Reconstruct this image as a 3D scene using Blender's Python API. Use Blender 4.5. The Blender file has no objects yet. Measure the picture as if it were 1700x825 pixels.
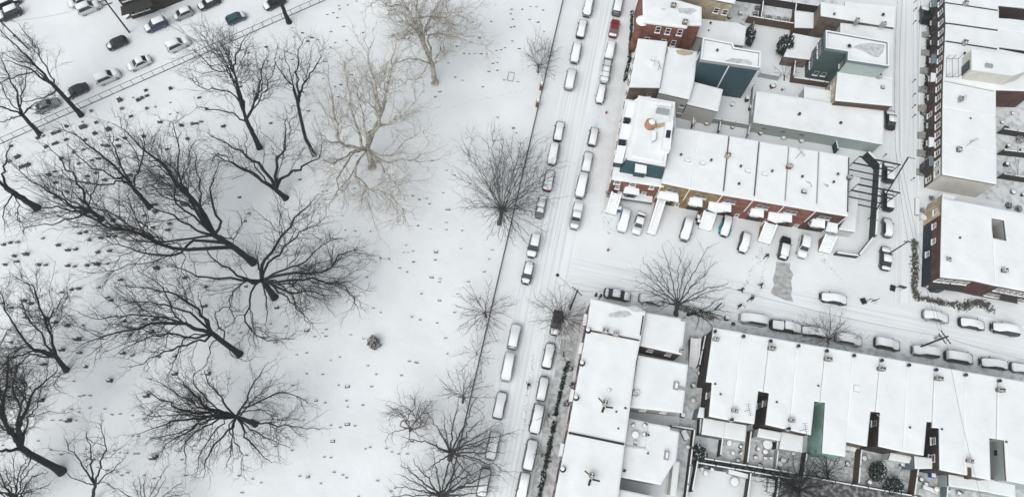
import bpy, math, random
import numpy as np
from mathutils import Vector, Matrix
R = math.radians
scene = bpy.context.scene
col = scene.collection

# ------------------------------------------------------------------ camera
CAM_H = 112.0
FPX = 1150.0
def _n(v): v = np.array(v, float); return v / np.linalg.norm(v)
UPC = _n((35, 433, FPX))
YC = np.array(_n((702, 3064, -FPX))); YC = _n(YC - UPC * YC.dot(UPC))
XC = np.cross(YC, UPC)
MW = np.stack([XC, YC, UPC])
cam = bpy.data.cameras.new('camera'); camo = bpy.data.objects.new('camera', cam)
col.objects.link(camo); scene.camera = camo
cam.sensor_width = 36.0; cam.lens = FPX / 1700 * 36.0
cam.clip_start = 0.5; cam.clip_end = 5000
m4 = Matrix.Identity(4)
for i in range(3):
    for j in range(3): m4[i][j] = MW[i][j]
m4[2][3] = CAM_H
camo.matrix_world = m4

# ------------------------------------------------------------------ light
w = bpy.data.worlds.new('World'); scene.world = w; w.use_nodes = True
nt = w.node_tree; nt.nodes.clear()
out = nt.nodes.new('ShaderNodeOutputWorld'); bg = nt.nodes.new('ShaderNodeBackground')
sky = nt.nodes.new('ShaderNodeTexSky'); sky.sky_type = 'NISHITA'; sky.sun_disc = False
sky.sun_elevation = R(54); sky.sun_rotation = R(212); sky.air_density = 1.0; sky.dust_density = 4.0; sky.ozone_density = 1.0
hs = nt.nodes.new('ShaderNodeHueSaturation'); hs.inputs['Saturation'].default_value = 0.30
nt.links.new(sky.outputs[0], hs.inputs['Color']); nt.links.new(hs.outputs[0], bg.inputs[0])
bg.inputs[1].default_value = 0.15
nt.links.new(bg.outputs[0], out.inputs[0])
sun = bpy.data.lights.new('sun', 'SUN'); sun.energy = 0.55; sun.angle = R(95); sun.color = (0.84, 1.0, 0.955)
so = bpy.data.objects.new('sun', sun); col.objects.link(so)
# the sun stands below and left of the photograph, behind a thick white overcast
az = R(212); el = R(54)
d = Vector((math.sin(az) * math.cos(el), math.cos(az) * math.cos(el), math.sin(el)))
so.rotation_euler = d.to_track_quat('Z', 'Y').to_euler()
scene.view_settings.view_transform = 'Standard'; scene.view_settings.look = 'None'
scene.view_settings.exposure = 0.25; scene.view_settings.gamma = 1.0

# ------------------------------------------------------------------ helpers
def P(px, py, z=0.0):
    d = MW @ np.array((px - 850.0, 412.5 - py, -FPX))
    t = (z - CAM_H) / d[2]
    return Vector((d[0] * t, d[1] * t, z))
def pix(v):
    c = MW.T @ (np.array(v) - np.array((0, 0, CAM_H)))
    return 850 + FPX * c[0] / -c[2], 412.5 - FPX * c[1] / -c[2]

def mat(name, colr, rough=0.8, var=0.0, scale=3.0, bump=0.0, bscale=6.0, col2=None, metal=0.0, spec=0.3, stretch=None, detail=5, sharp=None):
    m = bpy.data.materials.new(name); m.use_nodes = True
    t = m.node_tree; b = t.nodes['Principled BSDF']
    b.inputs['Roughness'].default_value = rough; b.inputs['Metallic'].default_value = metal
    b.inputs['Specular IOR Level'].default_value = spec
    tc = t.nodes.new('ShaderNodeTexCoord')
    src = tc.outputs['Object']
    if stretch:
        mp = t.nodes.new('ShaderNodeMapping'); mp.inputs['Scale'].default_value = stretch
        t.links.new(src, mp.inputs[0]); src = mp.outputs[0]
    if var or col2:
        n = t.nodes.new('ShaderNodeTexNoise'); n.inputs['Scale'].default_value = scale; n.inputs['Detail'].default_value = detail
        t.links.new(src, n.inputs['Vector'])
        r = t.nodes.new('ShaderNodeValToRGB')
        c2 = col2 if col2 else tuple(c * (1 - var) for c in colr)
        lo, hi = sharp if sharp else (0.32, 0.68)
        r.color_ramp.elements[0].position = lo; r.color_ramp.elements[1].position = hi
        r.color_ramp.elements[0].color = (*c2, 1); r.color_ramp.elements[1].color = (*colr, 1)
        t.links.new(n.outputs[0], r.inputs[0]); t.links.new(r.outputs[0], b.inputs['Base Color'])
    else:
        b.inputs['Base Color'].default_value = (*colr, 1)
    if bump:
        n2 = t.nodes.new('ShaderNodeTexNoise'); n2.inputs['Scale'].default_value = bscale; n2.inputs['Detail'].default_value = 6
        bp = t.nodes.new('ShaderNodeBump'); bp.inputs['Strength'].default_value = bump; bp.inputs['Distance'].default_value = 0.15
        t.links.new(src, n2.inputs['Vector']); t.links.new(n2.outputs[0], bp.inputs['Height']); t.links.new(bp.outputs[0], b.inputs['Normal'])
    return m
def brick_mat(name, c1, c2, mortar):
    m = bpy.data.materials.new(name); m.use_nodes = True; t = m.node_tree; b = t.nodes['Principled BSDF']
    b.inputs['Roughness'].default_value = 0.9
    tc = t.nodes.new('ShaderNodeTexCoord'); mp = t.nodes.new('ShaderNodeMapping')
    mp.inputs['Rotation'].default_value = (R(90), 0, 0)
    br = t.nodes.new('ShaderNodeTexBrick'); br.inputs['Scale'].default_value = 1.6
    br.inputs['Color1'].default_value = (*c1, 1); br.inputs['Color2'].default_value = (*c2, 1); br.inputs['Mortar'].default_value = (*mortar, 1)
    br.inputs['Mortar Size'].default_value = 0.015
    n = t.nodes.new('ShaderNodeTexNoise'); n.inputs['Scale'].default_value = .7; n.inputs['Detail'].default_value = 10
    mx = t.nodes.new('ShaderNodeMix'); mx.data_type = 'RGBA'; mx.blend_type = 'MULTIPLY'; mx.inputs[0].default_value = 0.75
    r = t.nodes.new('ShaderNodeValToRGB'); r.color_ramp.elements[0].position = .3; r.color_ramp.elements[1].position = .65
    r.color_ramp.elements[0].color = (.30, .29, .28, 1); r.color_ramp.elements[1].color = (1, 1, 1, 1)
    t.links.new(tc.outputs['Object'], mp.inputs[0]); t.links.new(mp.outputs[0], br.inputs['Vector'])
    t.links.new(tc.outputs['Object'], n.inputs['Vector']); t.links.new(n.outputs[0], r.inputs[0])
    t.links.new(br.outputs[0], mx.inputs[6]); t.links.new(r.outputs[0], mx.inputs[7]); t.links.new(mx.outputs[2], b.inputs['Base Color'])
    return m
def siding(name, c1, c2):
    m = bpy.data.materials.new(name); m.use_nodes = True; t = m.node_tree; b = t.nodes['Principled BSDF']
    b.inputs['Roughness'].default_value = 0.75
    tc = t.nodes.new('ShaderNodeTexCoord'); mp = t.nodes.new('ShaderNodeMapping'); mp.inputs['Scale'].default_value = (.4, .4, 9)
    n = t.nodes.new('ShaderNodeTexNoise'); n.inputs['Scale'].default_value = 1.0; n.inputs['Detail'].default_value = 3
    r = t.nodes.new('ShaderNodeValToRGB'); r.color_ramp.elements[0].position = .38; r.color_ramp.elements[1].position = .62
    r.color_ramp.elements[0].color = (*c2, 1); r.color_ramp.elements[1].color = (*c1, 1)
    t.links.new(tc.outputs['Object'], mp.inputs[0]); t.links.new(mp.outputs[0], n.inputs['Vector'])
    t.links.new(n.outputs[0], r.inputs[0]); t.links.new(r.outputs[0], b.inputs['Base Color'])
    return m

M = dict(
    snow=mat('roof_snow', (.82, .835, .84), .75, var=.11, scale=.3, bump=1.0, bscale=.35, detail=10),
    capsnow=mat('cap_snow', (.82, .835, .845), .8, bump=.3, bscale=5),
    ground=mat('ground_snow', (.80, .82, .83), .85, var=.10, scale=.12, bump=.8, bscale=.45, detail=12),
    road=mat('road_snow', (.80, .82, .83), .8, col2=(.60, .63, .64), scale=1.0, stretch=(2.6, .03, 1), bump=.25, bscale=2, sharp=(.3, .55)),
    road_ew=mat('road_snow_cross', (.80, .82, .83), .8, col2=(.66, .69, .70), scale=1.0, stretch=(.035, 1.9, 1), bump=.25, bscale=2, sharp=(.3, .55)),
    walk=mat('pavement_snow', (.78, .80, .81), .85, var=.1, scale=.6, bump=.3, bscale=2),
    thin=mat('trodden_and_shaded_snow', (.62, .64, .64), .85, col2=(.36, .37, .37), scale=1.1, bump=.4, bscale=3, sharp=(.34, .60), detail=9),  # slushy pavement snow; on one yard its grey stands for tree shade
    alley=mat('dark_patchy_alley', (.42, .44, .44), .7, col2=(.07, .07, .07), scale=1.4, bump=.4, bscale=3, sharp=(.45, .75), detail=9),  # near-black ground colour broken by paler patches
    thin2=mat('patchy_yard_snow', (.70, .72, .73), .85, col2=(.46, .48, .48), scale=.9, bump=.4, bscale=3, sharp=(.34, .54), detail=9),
    scraped=mat('scraped_tarmac', (.56, .56, .56), .8, col2=(.24, .23, .225), scale=.9, stretch=(1.1, 2.0, 1), sharp=(.25, .75), detail=4),
    bark=mat('dark_bark', (.035, .038, .04), .95, var=.5, scale=6, bump=.6, bscale=12),
    bark2=mat('brown_grey_bark', (.12, .095, .085), .95, var=.4, scale=6),
    bark3=mat('grey_bark', (.085, .083, .082), .95, var=.4, scale=6),
    plane=mat('pale_mottled_bark', (.50, .47, .41), .9, col2=(.18, .155, .13), scale=1.6, sharp=(.36, .56)),
    stone=mat('grave_granite', (.11, .11, .12), .7, var=.5, scale=5),
    stone2=mat('weathered_marble', (.27, .26, .245), .85, var=.4, scale=5),
    stone3=mat('red_granite', (.25, .10, .08), .7, var=.4, scale=5),
    redbrick=brick_mat('red_brick', (.31, .10, .065), (.22, .078, .055), (.30, .22, .18)),
    dkbrick=brick_mat('maroon_brick', (.13, .045, .038), (.09, .035, .032), (.12, .1, .09)),
    blackbrick=brick_mat('black_brown_brick', (.06, .04, .035), (.045, .033, .03), (.07, .06, .055)),  # near-black brown brick, a darker tone than the maroon one
    navy=brick_mat('navy_painted_brick', (.018, .033, .06), (.018, .028, .045), (.05, .06, .08)),
    brownbrick=brick_mat('brown_brick', (.22, .16, .125), (.17, .125, .10), (.15, .13, .12)),
    ochre=brick_mat('ochre_brick', (.38, .25, .115), (.30, .20, .095), (.28, .2, .12)),
    tanbrick=brick_mat('tan_brick', (.62, .51, .35), (.54, .44, .31), (.55, .47, .38)),
    greysid=siding('grey_siding', (.52, .52, .50), (.42, .42, .41)),
    whitesid=siding('white_siding', (.62, .62, .60), (.5, .5, .49)),
    stucco=mat('beige_stucco', (.62, .60, .55), .9, var=.15, scale=.8),
    slate=siding('slate_blue_siding', (.17, .22, .24), (.12, .16, .18)),
    tealshingle=siding('teal_shingles', (.038, .085, .10), (.022, .055, .068)),
    greenwall=siding('dark_green_siding', (.06, .10, .095), (.045, .08, .075)),
    seagreen=mat('sea_green_painted_wall', (.34, .54, .47), .8, var=.35, scale=.7),
    palegreen=siding('pale_grey_green_siding', (.40, .46, .44), (.30, .36, .34)),
    darkwood=mat('dark_weathered_wood', (.06, .055, .05), .9, var=.5, scale=4, stretch=(4, 4, .6)),
    brownwood=mat('brown_fence_wood', (.12, .08, .06), .9, var=.4, scale=4, stretch=(4, 4, .6)),
    greypaint=mat('grey_painted_wood', (.35, .36, .36), .8, var=.2, scale=3),
    greenmetal=mat('dark_green_metal', (.010, .032, .028), .5, var=.3, scale=2),
    white=mat('white_trim', (.78, .78, .76), .6),
    glass=mat('window_glass', (.025, .03, .04), .3, spec=.3, var=.3, scale=1.5),
    carglass=mat('car_glass', (.02, .028, .032), .1, spec=.6),
    black=mat('black_metal', (.02, .021, .024), .5),
    cornice=mat('dark_cornice', (.07, .07, .07), .8),
    iron=mat('wrought_iron', (.05, .052, .055), .6),
    rubber=mat('rubber', (.02, .02, .02), .9),
    chrome=mat('steel', (.45, .46, .47), .35, metal=.8),
    galv=mat('galvanised_steel', (.4, .41, .42), .5, metal=.4),
    concrete=mat('concrete', (.38, .37, .35), .9, var=.25, scale=2, bump=.2),
    wetconc=mat('wet_grey_membrane', (.40, .41, .42), .5, col2=(.62, .63, .64), scale=1.5),
    tan=mat('bare_tan_roofing', (.50, .40, .28), .85, var=.2, scale=1.5),
    evergreen=mat('evergreen_leaf', (.03, .05, .04), .8, var=.5, scale=2),
    evergreen2=mat('grey_brown_leaf', (.17, .165, .14), .85, var=.5, scale=2),
    drygrass=mat('dry_brown_leaf', (.11, .085, .06), .9, var=.5, scale=3),
    wood=mat('pole_wood', (.06, .05, .045), .9, var=.4, scale=5),
    redlens=mat('red_lens', (.14, .015, .015), .3),
    lens=mat('clear_lens', (.55, .57, .58), .2),
    tealtarp=mat('turquoise_tarp', (.02, .32, .42), .5, var=.25, scale=3),
    skin=mat('skin', (.5, .32, .24), .6), hair=mat('dark_hair', (.03, .025, .02), .8),
    coat=mat('black_coat', (.02, .022, .03), .85), coat2=mat('navy_coat', (.03, .045, .09), .85), coat3=mat('brown_coat', (.10, .06, .045), .85),
    jeans=mat('dark_jeans', (.03, .04, .07), .9), orange=mat('orange_paint', (.38, .10, .05), .6), blue=mat('blue_plastic', (.02, .1, .35), .5),
    terracotta=mat('brown_tank', (.42, .24, .15), .8, var=.3, scale=2), yellow=mat('yellow_paint', (.55, .4, .08), .6),
)
for nme, c in dict(white=(.62, .64, .64), silver=(.30, .32, .33), grey=(.12, .13, .14), black=(.012, .013, .015), red=(.22, .014, .018), maroon=(.12, .03, .03),
                   teal=(.02, .075, .095), blue=(.03, .05, .11), green=(.025, .05, .045), beige=(.3, .28, .25)).items():
    M['car_' + nme] = mat('car_paint_' + nme, c, .3, spec=.6)

class MB:
    """collects plain geometry; build() links it as ONE mesh object"""
    def __init__(s): s.v = []; s.f = []
    def add(s, vs, fs):
        o = len(s.v); s.v += [tuple(v) for v in vs]; s.f += [tuple(i + o for i in f) for f in fs]
    def boxv(s, o, a, b, c):
        o, a, b, c = map(Vector, (o, a, b, c))
        vs = [o, o + a, o + a + b, o + b, o + c, o + a + c, o + a + b + c, o + b + c]
        fs = [(0, 3, 2, 1), (4, 5, 6, 7), (0, 1, 5, 4), (1, 2, 6, 5), (2, 3, 7, 6), (3, 0, 4, 7)]
        if a.cross(b).dot(c) < 0: fs = [f[::-1] for f in fs]
        s.add(vs, fs)
    def box(s, c, size, rz=0.0):
        ca, sa = math.cos(rz), math.sin(rz); x, y, z = size
        a = Vector((ca * x, sa * x, 0)); b = Vector((-sa * y, ca * y, 0))
        s.boxv(Vector(c) - a / 2 - b / 2 - Vector((0, 0, z / 2)), a, b, (0, 0, z))
    def bar(s, p, q, w, h):
        p, q = Vector(p), Vector(q); d = q - p; sd = Vector((-d.y, d.x, 0))
        if sd.length < 1e-6: sd = Vector((1, 0, 0))
        sd = sd.normalized() * w; up = d.cross(sd).normalized() * h
        if up.z < 0: up = -up
        s.boxv(p - sd / 2 - up / 2, d, sd, up)
    def prism(s, pts, z0, z1, top=None):
        n = len(pts); tp = top or pts
        vs = [(p[0], p[1], z0) for p in pts] + [(p[0], p[1], z1) for p in tp]
        s.add(vs, [tuple(range(n))[::-1], tuple(range(n, 2 * n))] + [(i, (i + 1) % n, n + (i + 1) % n, n + i) for i in range(n)])
    def tube(s, pts, rs, n=6, cap=True):
        pts = [Vector(p) for p in pts]
        if not hasattr(rs, '__len__'): rs = [rs] * len(pts)
        vs = []
        for i, p in enumerate(pts):
            d = (pts[min(i + 1, len(pts) - 1)] - pts[max(i - 1, 0)]).normalized()
            a = d.orthogonal() if abs(d.z) > .99 else d.cross(Vector((0, 0, 1)))
            a.normalize(); b = d.cross(a)
            for k in range(n):
                t = 2 * math.pi * k / n; vs.append(p + (a * math.cos(t) + b * math.sin(t)) * rs[i])
        fs = []
        for i in range(len(pts) - 1):
            for k in range(n): fs.append((i * n + k, i * n + (k + 1) % n, (i + 1) * n + (k + 1) % n, (i + 1) * n + k))
        if cap: fs += [tuple(range(n))[::-1], tuple((len(pts) - 1) * n + k for k in range(n))]
        s.add(vs, fs)
    def lathe(s, c, prof, n=12):
        vs = []
        for r, z in prof:
            for k in range(n): t = 2 * math.pi * k / n; vs.append((c[0] + r * math.cos(t), c[1] + r * math.sin(t), c[2] + z))
        fs = [(i * n + k, i * n + (k + 1) % n, (i + 1) * n + (k + 1) % n, (i + 1) * n + k) for i in range(len(prof) - 1) for k in range(n)]
        fs += [tuple(range(n))[::-1], tuple((len(prof) - 1) * n + k for k in range(n))]
        s.add(vs, fs)
    def loft(s, secs, close=True):
        n = len(secs[0]); vs = [v for sec in secs for v in sec]
        fs = [(i * n + k, i * n + (k + 1) % n, (i + 1) * n + (k + 1) % n, (i + 1) * n + k) for i in range(len(secs) - 1) for k in range(n)]
        if close: fs += [tuple(range(n))[::-1], tuple((len(secs) - 1) * n + k for k in range(n))]
        s.add(vs, fs)
    def build(s, name, m, parent=None, off=None, smooth=False):
        me = bpy.data.meshes.new(name)
        vs = s.v
        if off is not None: vs = [(a - off[0], b - off[1], c - off[2]) for a, b, c in vs]
        me.from_pydata(vs, [], s.f); me.materials.append(m if not isinstance(m, str) else M[m])
        if smooth: me.polygons.foreach_set('use_smooth', [True] * len(me.polygons))
        o = bpy.data.objects.new(name, me); col.objects.link(o)
        if parent is not None: o.parent = parent
        return o
def tag(o, label, cat, group=None, kind=None):
    o['label'] = label; o['category'] = cat
    if group: o['group'] = group
    if kind: o['kind'] = kind
    return o
def thing(name, label, cat, loc=(0, 0, 0), rz=0.0, group=None):
    o = bpy.data.objects.new(name, None); o.empty_display_size = .5; col.objects.link(o)
    o.location = loc; o.rotation_euler = (0, 0, rz)
    return tag(o, label, cat, group)
def struct(o, label=None):
    o['kind'] = 'structure'
    if label: o['label'] = label
    return o
def children(o): return [c for c in list(CH.get(o.name, []))]
CH = {}
def copy_tree(o, parent=None):
    c = o.copy(); col.objects.link(c)
    if parent is not None: c.parent = parent
    for ch in [k for k in o.children]: copy_tree(ch, c)
    return c
def ccw(pts):
    a = sum(pts[i][0] * pts[(i + 1) % len(pts)][1] - pts[(i + 1) % len(pts)][0] * pts[i][1] for i in range(len(pts)))
    return pts if a > 0 else pts[::-1]
def offset(pts, d):
    """grow (d>0) a CCW polygon"""
    n = len(pts); o = []
    for i in range(n):
        p0, p1, p2 = Vector(pts[i - 1][:2]), Vector(pts[i][:2]), Vector(pts[(i + 1) % n][:2])
        e1 = (p1 - p0).normalized(); e2 = (p2 - p1).normalized()
        n1 = Vector((e1.y, -e1.x)); n2 = Vector((e2.y, -e2.x))
        k = n1 + n2; q = k.dot(n1)
        k = k / q if q > .35 else (n1 + n2) / .35
        o.append((p1.x + k.x * d, p1.y + k.y * d))
    return o
def ground_poly(name, pxs, z, m, thick=0.0, label=None, kind='structure'):
    pts = ccw([tuple(P(x, y, 0)[:2]) for x, y in pxs])
    b = MB()
    if thick: b.prism(pts, z - thick, z)
    else: b.add([(p[0], p[1], z) for p in pts], [tuple(range(len(pts)))])
    o = b.build(name, m); o['kind'] = kind
    if label: o['label'] = label
    return o

# ------------------------------------------------------------------ the air, full of fine falling snow
hm = bpy.data.materials.new('snowy_air'); hm.use_nodes = True; ht = hm.node_tree; ht.nodes.clear()
ho = ht.nodes.new('ShaderNodeOutputMaterial'); hv = ht.nodes.new('ShaderNodeVolumePrincipled')
hv.inputs['Color'].default_value = (.90, .965, .98, 1); hv.inputs['Density'].default_value = 0.00035; hv.inputs['Anisotropy'].default_value = .2
ht.links.new(hv.outputs[0], ho.inputs['Volume'])
b = MB(); b.box((0, 0, 58), (3200, 3200, 118)); hz = b.build('haze', hm); hz['kind'] = 'stuff'; hz['label'] = 'thin haze of falling snow'

# ------------------------------------------------------------------ the setting
b = MB(); S = 1500; b.add([(-S, -S, 0), (S, -S, 0), (S, S, 0), (-S, S, 0)], [(0, 1, 2, 3)])
struct(b.build('ground', 'ground'), 'snow covered cemetery lawn and yards')
def ln(p, q, y):  # x on the pixel line p-q at row y
    return p[0] + (q[0] - p[0]) * (y - p[1]) / (q[1] - p[1])
WK = ((936, 132), (829, 608)); EK = ((1010, 157), (914, 644))
ground_poly('street', [(ln(*WK, -60), -60), (ln(*EK, -60), -60), (ln(*EK, 470), 470), (ln(*EK, 900), 900), (ln(*WK, 900), 900)], .004, 'road', label='main street under snow between two rows of parked cars')
ground_poly('cross_street', [(951, 424), (1040, 437), (1488, 510), (1760, 557), (1760, 632), (1500, 588), (1180, 535), (1040, 508), (935, 490)], .008, 'road_ew', label='cross street under snow above the long terrace')
ground_poly('side_street', [(1494, -60), (1529, -60), (1526, 500), (1484, 505)], .012, 'road', label='narrow side street under snow on the right')
ground_poly('far_street', [(-120, 265), (-120, 130), (-60, 108), (380, -90), (600, -90), (460, -10), (60, 180)], .004, 'ground', label='wide street under snow beyond the iron fence')
ground_poly('pavement', [(ln(*EK, -60) + 2, -60), (1064, -60), (1010, 300), (1003, 340), (968, 338)], .10, 'walk', .1)
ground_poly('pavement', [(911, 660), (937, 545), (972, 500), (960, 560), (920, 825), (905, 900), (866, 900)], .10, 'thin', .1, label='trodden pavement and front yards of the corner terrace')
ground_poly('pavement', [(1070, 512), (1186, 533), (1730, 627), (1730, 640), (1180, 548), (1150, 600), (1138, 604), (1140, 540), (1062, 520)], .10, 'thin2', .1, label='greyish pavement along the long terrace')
ground_poly('pavement', [(1531, 500), (1524, 490), (1530, -60), (1546, -60), (1540, 470), (1760, 545), (1760, 556)], .10, 'walk', .1, label='snowy pavement round the right hand block')
ground_poly('pavement', [(1484, -60), (1493, -60), (1485, 280), (1476, 276)], .10, 'walk', .1)
ground_poly('alley', [(1145, 760), (1330, 786), (1530, 822), (1560, 900), (1290, 900), (1289, 796), (1150, 775)], .02, 'alley', label='dark alley behind the long terrace')
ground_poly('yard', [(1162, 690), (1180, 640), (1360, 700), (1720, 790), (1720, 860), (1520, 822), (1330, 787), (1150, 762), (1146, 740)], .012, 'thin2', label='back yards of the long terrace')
ground_poly('yard', [(1334, 750), (1560, 775), (1720, 800), (1720, 860), (1520, 824), (1330, 790)], .018, 'thin', label='back yards right of the sea green wall, tree shade painted in')  # greyer snow colour laid here as painted shade of the yard trees
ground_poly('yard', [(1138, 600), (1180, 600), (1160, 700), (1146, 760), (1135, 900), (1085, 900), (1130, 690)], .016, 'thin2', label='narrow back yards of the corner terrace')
ground_poly('yard', [(1636, 145), (1730, 150), (1730, 350), (1630, 330)], .014, 'thin2', label='back yards at the right edge')
ground_poly('yard', [(1180, -60), (1390, -60), (1390, 30), (1350, 58), (1225, 40)], .014, 'thin2', label='back gardens at the top')
ground_poly('driveway_scrape', [(1289, 434), (1300, 436), (1312, 437), (1311, 446), (1317, 455), (1313, 466), (1315, 480), (1313, 490), (1317, 501), (1306, 499), (1296, 495), (1284, 490), (1279, 485), (1285, 474), (1283, 464), (1287, 450)], .03, 'scraped', label='tarmac strip scraped nearly bare behind the black car')
# ------------------------------------------------------------------ buildings
class B:
    """a house: its Empty, its wall prism under a snow-covered roof, and helpers for what sits on them"""
    def __init__(s, name, label, px, h, wall, cat='house', group=None, snow='snow', cornice='cornice', depth=.24, base=0.0, rim=None, eave=.12):
        s.pts = ccw([tuple(P(x, y, h)[:2]) for x, y in px]); s.h = h; s.base = base
        c = sum((Vector(p) for p in s.pts), Vector((0, 0))) / len(s.pts)
        s.o = (c.x, c.y, base); s.t = thing(name, label, cat, s.o, 0, group)
        b = MB(); b.prism(s.pts, base - .05, h - .30); s.wall = b.build('wall', wall, s.t, s.o)
        s.roof = None
        b = MB(); b.prism(offset(s.pts, eave * .6), h - .30, h - .02)
        b2 = MB()
        a, m_, c_ = offset(s.pts, eave), offset(s.pts, eave * .8), offset(s.pts, -.14)
        n = len(s.pts)
        vs = [(p[0], p[1], h - .02) for p in a] + [(p[0], p[1], h + depth * .6) for p in m_] + [(p[0], p[1], h + depth) for p in c_]
        fs = [(r * n + i, r * n + (i + 1) % n, (r + 1) * n + (i + 1) % n, (r + 1) * n + i) for r in (0, 1) for i in range(n)]
        fs += [tuple(range(n))[::-1], tuple(range(2 * n, 3 * n))]
        b2.add(vs, fs); s.roof = b2.build('roof', snow, s.t, s.o)
        b.build('cornice', cornice, s.roof, s.o)
        s.top = h + depth
        if rim:
            r = MB(); o1, i1 = offset(s.pts, .16), offset(s.pts, -.16)
            for i in range(n):
                j = (i + 1) % n; r.add([(*o1[i], h - .2), (*o1[j], h - .2), (*i1[j], h - .2), (*i1[i], h - .2), (*o1[i], h + .5), (*o1[j], h + .5), (*i1[j], h + .5), (*i1[i], h + .5)],
                      [(0, 3, 2, 1), (4, 5, 6, 7), (0, 1, 5, 4), (2, 3, 7, 6)])
            r.build('parapet', rim, s.roof, s.o)
            q = MB(); o1, i1 = offset(s.pts, .13), offset(s.pts, -.10)
            for i in range(n):
                j = (i + 1) % n; q.add([(*o1[i], h + .5), (*o1[j], h + .5), (*i1[j], h + .5), (*i1[i], h + .5), (*o1[i], h + .6), (*o1[j], h + .6), (*i1[j], h + .6), (*i1[i], h + .6)],
                      [(0, 3, 2, 1), (4, 5, 6, 7), (0, 1, 5, 4), (2, 3, 7, 6)])
            q.build('parapet_snow', 'capsnow', s.roof, s.o)
    def edge(s, x, y):
        q = P(x, y, s.h); best = None
        for i in range(len(s.pts)):
            A, C = Vector(s.pts[i]), Vector(s.pts[(i + 1) % len(s.pts)]); L = (C - A).length
            t = max(0, min(1, (q.xy - A).dot(C - A) / (L * L))); dd = (A + (C - A) * t - q.xy).length
            if best is None or dd < best[0]: best = (dd, A, C)
        _, A, C = best; e = (C - A).normalized(); return A, e, Vector((e.y, -e.x)), (C - A).length
    def fr(s, E, u, z, outw=0.0):
        A, e, n, L = E; p = A + e * (u * L) + n * outw; return Vector((p.x, p.y, z))
    def window(s, E, u, z, w_=.9, h_=1.5, frame='white', sill=True, double=False):
        e3, n3 = Vector((*E[1], 0)), Vector((*E[2], 0)); p = s.fr(E, u, z) - e3 * w_ / 2
        b = MB(); ft = .11
        for o_, a_, c_ in ((p, e3 * w_, Vector((0, 0, ft))), (p + Vector((0, 0, h_ - ft)), e3 * w_, Vector((0, 0, ft))),
                           (p + Vector((0, 0, ft)), e3 * ft, Vector((0, 0, h_ - 2 * ft))), (p + e3 * (w_ - ft) + Vector((0, 0, ft)), e3 * ft, Vector((0, 0, h_ - 2 * ft))),
                           (p + e3 * ft + Vector((0, 0, h_ * .5 - .03)), e3 * (w_ - 2 * ft), Vector((0, 0, .07)))):
            b.boxv(o_ - n3 * .02, a_, n3 * .09, c_)
        if double: b.boxv(p + e3 * (w_ / 2 - .08) + Vector((0, 0, ft)) - n3 * .02, e3 * .16, n3 * .1, (0, 0, h_ - 2 * ft))
        f = b.build('window', frame, s.t, s.o)
        g = MB(); g.boxv(p + e3 * .05 + Vector((0, 0, .05)) - n3 * .03, e3 * (w_ - .1), n3 * .055, (0, 0, h_ - .1)); g.build('pane', 'glass', f, s.o)
        if sill:
            k = MB(); k.boxv(p - e3 * .08 - Vector((0, 0, .06)) - n3 * .02, e3 * (w_ + .16), n3 * .24, (0, 0, .13)); k.build('sill', 'capsnow', f, s.o)
        return f
    def door(s, E, u, z, w_=1.0, h_=2.1, m='brownwood'):
        e3, n3 = Vector((*E[1], 0)), Vector((*E[2], 0)); p = s.fr(E, u, z) - e3 * w_ / 2
        b = MB(); b.boxv(p - n3 * .02, e3 * w_, n3 * .07, (0, 0, h_)); d_ = b.build('door', m, s.t, s.o)
        k = MB(); k.boxv(p + e3 * (w_ - .2) + n3 * .05 + Vector((0, 0, 1)), e3 * .08, n3 * .08, (0, 0, .08)); k.build('handle', 'chrome', d_, s.o)
        return d_
    def awning(s, E, u, z, w_, dep, drop=.35, m='white', hexa=False, name='awning', snow=True):
        """a sloping canopy under snow"""
        e3, n3 = Vector((*E[1], 0)), Vector((*E[2], 0)); c = s.fr(E, u, z)
        tp = w_ * (.86 if not hexa else .99)
        if hexa: prof = [(-w_ / 2, 0, 0), (w_ / 2, 0, 0), (w_ / 2, dep * .72, -drop), (0, dep, -drop * .55), (-w_ / 2, dep * .72, -drop)]
        else: prof = [(-tp / 2, 0, 0), (tp / 2, 0, 0), (w_ / 2, dep, -drop), (-w_ / 2, dep, -drop)]
        def q(a, lift): return [c + e3 * x + n3 * y + Vector((0, 0, zz + lift)) for x, y, zz in a]
        n = len(prof); b = MB(); vs = q(prof, -.16) + q(prof, 0)
        fs = [tuple(range(n)), tuple(range(n, 2 * n))[::-1]] + [(i, n + i, n + (i + 1) % n, (i + 1) % n) for i in range(n)]
        b.add(vs, fs); a_ = b.build(name, m, s.t, s.o)
        b = MB(); pr2 = [(x * .97, max(.02, y * .96), zz) for x, y, zz in prof]; vs = q(pr2, .0) + q([(x * .95, y, zz) for x, y, zz in pr2], .17); b.add(vs, fs)
        if snow: b.build('snow_cover', 'capsnow', a_, s.o)
        for sx in (-1, 1) if snow else ():
            b = MB(); b.tube([c + e3 * sx * w_ * .46 + n3 * dep * .68 + Vector((0, 0, -drop * .7 - .1)), c + e3 * sx * w_ * .46 + n3 * .03 + Vector((0, 0, -drop - .7))], .03, 5); b.build('bracket', 'iron', a_, s.o)
        return a_
    def spout(s, E, u, z0=.1, m='white'):
        b = MB(); p = s.fr(E, u, 0, .09); b.tube([(p.x, p.y, z0), (p.x, p.y, s.h - .1)], .10, 6); return b.build('downspout', m, s.t, s.o)
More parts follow.
